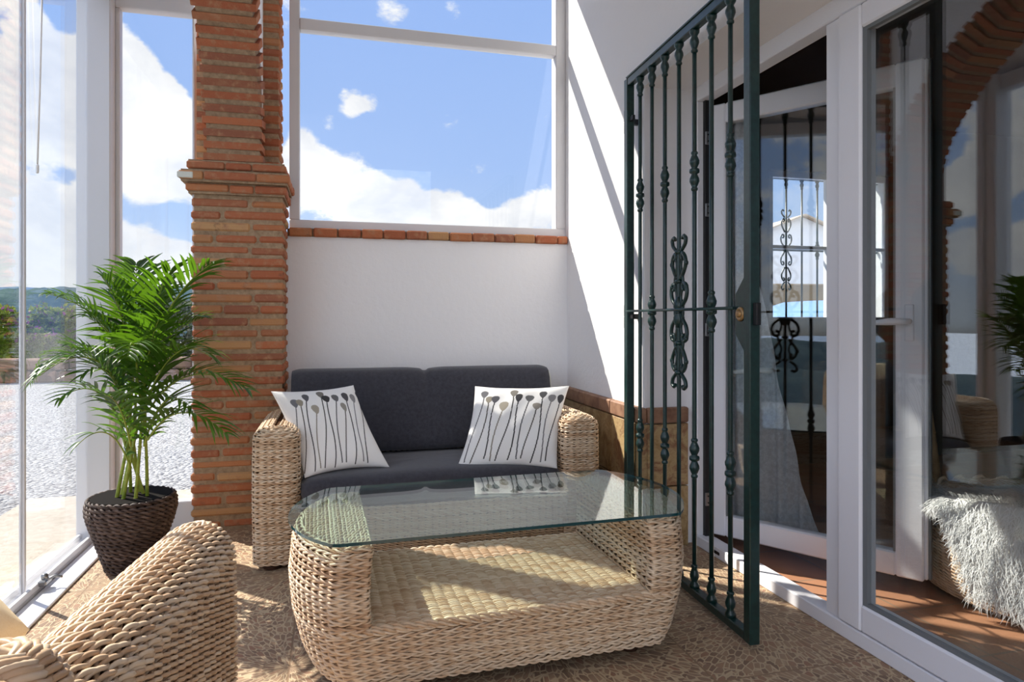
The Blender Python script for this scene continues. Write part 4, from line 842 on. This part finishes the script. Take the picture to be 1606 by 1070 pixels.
FR = [ # tip (u,v,d), crown (u,v,d), leaflets, length
    ((335, 412, 2.70), (232, 560, 2.80), 15, .26), ((78, 462, 2.62), (196, 560, 2.80), 15, .24), ((62, 590, 2.52), (190, 610, 2.70), 16, .24), ((92, 628, 2.50), (195, 680, 2.72), 9, .17),
    ((388, 612, 2.70), (236, 640, 2.72), 15, .20), ((356, 682, 2.60), (232, 690, 2.70), 12, .18), ((214, 415, 2.95), (210, 570, 2.88), 14, .25), ((268, 425, 2.80), (222, 575, 2.85), 14, .26),
    ((200, 560, 2.42), (216, 600, 2.70), 14, .20), ((318, 500, 2.95), (226, 590, 2.88), 14, .24), ((118, 702, 2.60), (205, 735, 2.76), 4, .15), ((330, 560, 2.85), (228, 620, 2.80), 13, .22),
    ((140, 500, 2.75), (204, 600, 2.80), 14, .24), ((110, 545, 2.60), (200, 640, 2.75), 13, .22), ((250, 500, 2.60), (222, 640, 2.75), 13, .22), ((185, 450, 2.85), (206, 590, 2.85), 13, .24), ((160, 435, 2.72), (208, 575, 2.82), 13, .22), ((245, 455, 3.02), (214, 580, 2.90), 13, .24), ((295, 545, 2.62), (228, 640, 2.74), 12, .20), ((130, 590, 2.55), (200, 660, 2.74), 11, .20), ((300, 640, 2.60), (226, 700, 2.74), 9, .19), ((165, 620, 2.45), (205, 700, 2.70), 9, .18)]
CT = []
for k in range(8):
    a = k*.79+.3; b0 = np.array([PXc+.07*math.cos(a), PYc+.06*math.sin(a), .21]); e = at(194+k*5.0+rng.uniform(-4, 4), 668+rng.uniform(-34, 30), 2.80+.05*math.sin(a)); mm = b0*.55+e*.45+[rng.uniform(-.012, .012), 0, 0]; CT.append(e)
    tt_ = np.linspace(0, 1, 14)[:, None]; P = (1-tt_)**2*b0+2*tt_*(1-tt_)*mm+tt_**2*e
    mb = MB().tube(P, np.linspace(.0082, .0052, 14), 8)
    for q in (3, 6, 9): mb.lathe([(.0065, -.004), (.0086, 0), (.0065, .004)], P[q], 8)
    obj('cane', mb, 'cane', PP)
for k, (tp, cr, nl, ll) in enumerate(FR):
    tip = at(*tp); top = at(*cr); tip[0] = max(tip[0], -1.07)
    base = min(CT, key=lambda e: abs(e[0]-(top[0]*.7+tip[0]*.3))+rng.uniform(0, .04))+np.array([0, 0, -.01])
    lift = .16 if tip[2] < top[2]+.2 else .05; q = top*.45+tip*.55+[0, 0, lift+.03]; q[:2] = top[:2]*.62+tip[:2]*.38
    obj('frond', frond(base, top, tip, q, int(nl*1.45), ll*rng.uniform(.95, 1.18), .0072, 1.35), ['cane', 'palm'], PP)
# ================================================================== THINGS IN THE ROOM
PFx, PFy, PFr = 2.60, 1.96, .40
PF = thing('wicker_pouf', (PFx, PFy, 0), 'round wicker seat under a white fur throw inside the doors', 'seat')
circ2 = circ[::1]; mb = MB(); basket(mb, lambda i, z: circ2*(np.interp(z, [0, .1, .25, .33], [.37, .40, .405, .37])-i)+[PFx, PFy], [(0, .02), (0, .33), (.04, .36), (.34, .37)], pitch=.012, stake=.03, r=.0042, seg=.012)
obj('body', mb, ['wicker', 'wickerback'], PF)
mb = MB()
for k in range(26):
    a = k/26*2*math.pi; mb.tube([(PFx+.38*math.cos(a+b), PFy+.38*math.sin(a+b), .345+.02*math.sin(b*30)) for b in np.linspace(0, .3, 8)], .008, 6)
obj('braided_rim', mb, 'wicker', PF)
ft = thing('fur_throw', (PFx, PFy, .38), 'shaggy white fur throw draped over the round wicker seat', 'throw')
def fur_surf(u, v):   # u angle -1..1 around the near side, v 0 top centre .. 1 lower edge
    a = math.radians(250)+u*math.radians(105)
    low = min(.34, .05+2.2*max(0, -.56-u)+.3*max(0, u-.5)+.02*math.sin(u*9))
    if v < .55: r_ = v/.55*.40; z = .40+.015*math.sin(u*5+v*7)-.02*v
    else: f = (v-.55)/.45; r_ = .40+.045*math.sin(f*math.pi*.6); z = .385-(.385-low)*f**1.1
    return np.array([PFx+r_*math.cos(a), PFy+r_*math.sin(a), z])
G = np.array([[fur_surf(u, v) for u in np.linspace(-1, 1, 50)] for v in np.linspace(0.02, 1, 36)]); obj('hide', MB().grid(G), 'furskin', ft)
mb = MB(); Vs, Fs = [], []
for k in range(15000):
    u, v = rng.uniform(-1, 1), math.sqrt(rng.uniform(.0, 1))
    p = fur_surf(u, v); pu = fur_surf(u+.01, v)-p; pv = fur_surf(u, min(v+.01, 1.01) if v < .98 else v-.01)-p
    if v >= .98: pv = -pv
    nn = np.cross(pv, pu); nn /= np.linalg.norm(nn)+1e-9
    if nn[2] < -.2 or (v > .6 and nn @ np.array([p[0]-PFx, p[1]-PFy, 0]) < 0): nn = -nn
    dn = pv/(np.linalg.norm(pv)+1e-9); sw = pu/(np.linalg.norm(pu)+1e-9)*rng.normal(0, .45)
    L_ = rng.uniform(.035, .07); d = dn*.75+nn*rng.uniform(.35, .7)+sw; d /= np.linalg.norm(d); wv = np.cross(d, nn); wv /= np.linalg.norm(wv)+1e-9; wv *= rng.uniform(.0008, .0016)
    m1 = p+d*L_*.5; tip = p+d*L_*.95-nn*L_*.22+dn*.004
    tip[2] = max(tip[2], .006); m1[2] = max(m1[2], .006)
    b = len(Vs); Vs += [p-wv, p+wv, m1+wv*.8, m1-wv*.8, tip]; Fs.append((b, b+1, b+2, b+3)); Fs.append((b+3, b+2, b+4, b+4))
Vs = np.array(Vs); q4 = np.array(Fs[0::2]); t3 = np.array(Fs[1::2])[:, :3]; mb.add(Vs, q4, 0, True); mb.F.append(t3); mb.m.append(np.zeros(len(t3))); mb.sm.append(np.ones(len(t3), bool))
obj('fur', mb, 'fur', ft)
P = [(2.655, 2.42, 0.0), (2.60, 2.41, .28), (2.53, 2.385, .56), (2.47, 2.37, .80), (2.44, 2.36, .92)]
mb = MB().tube(P, .017, 10)
for f in (.15, .3, .45, .6, .75, .9): 
    p = np.array([np.interp(f*.92, [q[2] for q in P], [q[k] for q in P]) for k in range(3)]); mb.lathe([(.017, -.006), (.0195, 0), (.017, .006)], p, 10)
tag(obj('bamboo_pole', mb, 'pole'), 'thin bamboo pole leaning behind the fur-covered seat', 'pole')
# ================================================================== OUTSIDE
struct(obj('ground', MB().grid(np.array([[(x, y, -.07) for x in (np.interp(y, [-25, 3, 18, 60], [-1.8, -1.8, -8, -9]), 0, 20, 60)] for y in (-25, 0, 3, 10, 18, 60)]), 0, False), 'gravel'), 'pale gravel yard outside the glazing', 'ground')
mb = B((-1.75, -3, -.08), (-1.165, 4.6, -.02)).box((-1.165, 3.70, -.08), (-.4, 4.6, -.02)); struct(obj('ground.001', mb, 'paving'), 'strip of beige paving outside the glass', 'paving')
def ridge(name, D, base, amp, seed, az0, az1, m, label, thick=200, pw=1.0, z0=-70):
    r_ = np.random.default_rng(seed); az = np.linspace(az0, az1, 160); ph = r_.uniform(0, 6, 8)
    h = base+amp*sum(np.sin(az*f*3+ph[i])/f**.9 for i, f in enumerate((1, 2, 3.3, 5.1, 9, 17, 31, 57)))/1.8
    f_ = np.clip((az-az0)/.10, 0, 1); h = z0+(h-z0)*(f_*f_*(3-2*f_))
    G = np.array([[(math.sin(a)*(D+t_*thick), math.cos(a)*(D+t_*thick), z0+(hh-z0)*math.sin(min(1, t_)*math.pi/2)**pw) for t_ in np.linspace(0, 1, 10)] for a, hh in zip(az, h)])
    rough = r_.normal(0, 1, G.shape[:2])*D*.0012; rough[:, 0] = 0; G[..., 2] += rough
    return struct(obj(name, MB().grid(G, 0, True), m), label, 'hill')
ridge('hill', 420, 20, 7, 11, -.60, .2, 'hill', 'wooded ridge beyond the yard', 120)
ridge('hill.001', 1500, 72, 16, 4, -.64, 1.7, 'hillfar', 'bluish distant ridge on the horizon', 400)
ridge('hill.002', 200, -5, 4, 21, -2.9, -1.35, 'hill', 'dark wooded slope across the valley on the open side', 120, z0=-110)
ridge('hill.003', 70, -6.5, .8, 33, -2.9, -.62, 'hill', 'scrubby hillside falling away below the terrace', 40, z0=-50)
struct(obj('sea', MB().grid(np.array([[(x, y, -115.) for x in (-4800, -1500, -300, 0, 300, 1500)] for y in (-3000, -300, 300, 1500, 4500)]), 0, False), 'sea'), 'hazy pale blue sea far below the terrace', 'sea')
# rubble wall along the yard edge
w0, w1 = at(-150, 600, 11.5), at(330, 598, 12.5); d_ = (w1-w0)/np.linalg.norm(w1-w0)
mb = MB(); Lw = np.linalg.norm((w1-w0)[:2]); nn_ = int(Lw/.4)
Rw = frame_at(w0[0], w0[1], math.atan2(d_[1], d_[0]))
for k in range(nn_):
    for zc in range(2): mb.box((k*.4+(.2 if zc else 0), -.2, -.08+zc*.22), (k*.4+.39+(.2 if zc else 0), .2, .135+zc*.22), 0, .03, .015, R=Rw)
tag(obj('stone_wall', mb, 'stone'), 'low brown rubble wall at the far edge of the gravel yard', 'stone wall')
def shrub(name, c, r, h, nl, m, size, label, cat, group=None, flowers=0, trunk=True):
    o = thing(name, (c[0], c[1], -.07), label, cat, group); V, F, V2 = [], [], []
    def leafs(n, sz, mb, rr=1.0, top=False):
        d = rng.normal(0, 1, (n, 3)); d /= np.linalg.norm(d, axis=1)[:, None]
        if top: d[:, 2] = np.abs(d[:, 2])
        lump = 1+.22*np.sin(d[:, 0]*5+c[0])*np.sin(d[:, 1]*6+c[1])+.15*np.sin(d[:, 2]*9)
        p = d*rng.uniform(.45, 1, (n, 1))**.5*lump[:, None]*[r*rr, r*.8*rr, h*.5*rr]+[c[0], c[1], -.05+h*.5]; p[:, 2] = np.maximum(p[:, 2], -.04)
        a = rng.normal(0, 1, (n, 3)); a /= np.linalg.norm(a, axis=1)[:, None]; b = np.cross(a, rng.normal(0, 1, (n, 3))); b /= np.linalg.norm(b, axis=1)[:, None]+1e-9
        s = sz*rng.uniform(.6, 1.3, (n, 1)); VV = np.stack([p-a*s, p+b*s*.45, p+a*s, p-b*s*.45], 1).reshape(-1, 3); mb.add(VV, np.arange(4*n).reshape(-1, 4), 0, False)
    mb = MB(); leafs(nl, size, mb); f = obj('foliage', mb, m, o); f['kind'] = 'stuff'
    mb = MB()
    for k in range(6): a = k*1.05; mb.tube([(c[0]+.03*math.cos(a), c[1]+.03*math.sin(a), -.07), (c[0]+r*.3*math.cos(a), c[1]+r*.3*math.sin(a), h*.3), (c[0]+r*.5*math.cos(a), c[1]+r*.5*math.sin(a), h*.65)], [.03, .02, .008], 6)
    obj('stem', mb, 'pole', o)
    if flowers: mb = MB(); leafs(flowers, size*.9, mb, 1.06, True); f = obj('blossom', mb, 'flower', o, 'small purple blossoms'); f['kind'] = 'stuff'
    return o
def dpt(u, d): p = at(u, 560, d); return (p[0], p[1])
shrub('flowering_bush', dpt(-8, 13.6), .74, 1.25, 5200, 'bush', .07, 'yellow-green bush with purple blossoms at the far left, beyond the rubble wall', 'bush', None, 500)
shrub('flowering_bush', dpt(84, 15.8), .72, 1.32, 4600, 'bush', .07, 'yellow-green bush with few blossoms seen beside the white corner post', 'bush', None, 160)
shrub('grey_shrub', dpt(285, 14.6), .85, 1.5, 5600, 'bushgrey', .06, 'grey-leaved shrub outside between the palm and the brick pillar', 'shrub')
# neighbouring house and car seen through the barred window
hp = at(1258, 340, 15.0); HX, HY = hp[0], hp[1]; Hr = frame_at(HX, HY, math.radians(-8))
HS = thing('white_house', (HX, HY, -.07), 'white gabled house outside the barred window of the dark room', 'house')
mb = MB(); pz = hp[2]; mb.prism(Hr([(-2.4, 0, -.07), (2.4, 0, -.07), (2.4, 0, pz-.95), (0, 0, pz), (-2.4, 0, pz-.95)]), Hr([(0, 5, 0)])[0]-Hr([(0, 0, 0)])[0]); obj('wall', mb, 'plaster', HS)
mb = MB()
for s in (-1, 1): mb.prism(Hr([(0, -.15, pz+.01), (s*2.6, -.15, pz-1.02), (s*2.6, -.15, pz-.985), (0, -.15, pz+.045)]), Hr([(0, 5.3, 0)])[0]-Hr([(0, 0, 0)])[0])
obj('roof', mb, 'roof', HS)
gp_ = at(1262, 470, 11.0); Gr = frame_at(gp_[0], gp_[1], math.radians(-8))
mb = MB(); mb.box((-1.5, 0, -.07), (1.6, .25, 1.62), 0, .02, R=Gr); tag(obj('garden_wall', mb, 'tanwall'), 'tan garden wall in front of the white house', 'garden wall')
cp = at(1290, 500, 7.6); Cr = frame_at(cp[0], cp[1], math.radians(6))
CAR = thing('parked_car', (cp[0], cp[1], -.07), 'pale blue car outside the barred window, its roof showing', 'car')
st = [(-2.0, .25, .62), (-1.9, .2, .78), (-1.2, .2, .86), (-.75, .2, 1.10), (-.2, .2, 1.25), (.5, .2, 1.27), (1.1, .2, 1.20), (1.6, .2, .92), (1.95, .22, .80), (2.0, .3, .6)]
G = []
for x, z0, z1 in st:
    ring = []
    for a in np.linspace(0, 2*math.pi, 24, endpoint=False):
        cx_, sx_ = math.cos(a), math.sin(a); yy = .80*np.sign(cx_)*abs(cx_)**.4*(1-.18*max(0, sx_)*(z1 > 1)); zv = (z0+z1)/2+(z1-z0)/2*np.sign(sx_)*abs(sx_)**.5; ring.append((x, yy, zv))
    G.append(Cr(ring))
mb = MB().grid(np.array(G), 0, True, cv=True); mb.poly(G[0], [list(range(24))]); mb.poly(G[-1], [list(range(24))[::-1]]); obj('body', mb, 'carblue', CAR)
for x in (-1.25, 1.25):
    for y in (-.72, .72): obj('wheel', MB().lathe([(.1, -.09), (.3, -.09), (.31, 0), (.3, .09), (.1, .09)], Cr([(x, y, .25)])[0], 20, axis=Cr([(0, 1, 0)])[0]-Cr([(0, 0, 0)])[0]), 'black', CAR)
for s in (-1, 1): obj('side_window', MB().prism(Cr([(-.85, s*.745, .92), (1.3, s*.745, .92), (1.0, s*.70, 1.12), (-.45, s*.70, 1.13)]), (0, 0, .004)), 'carglass', CAR)
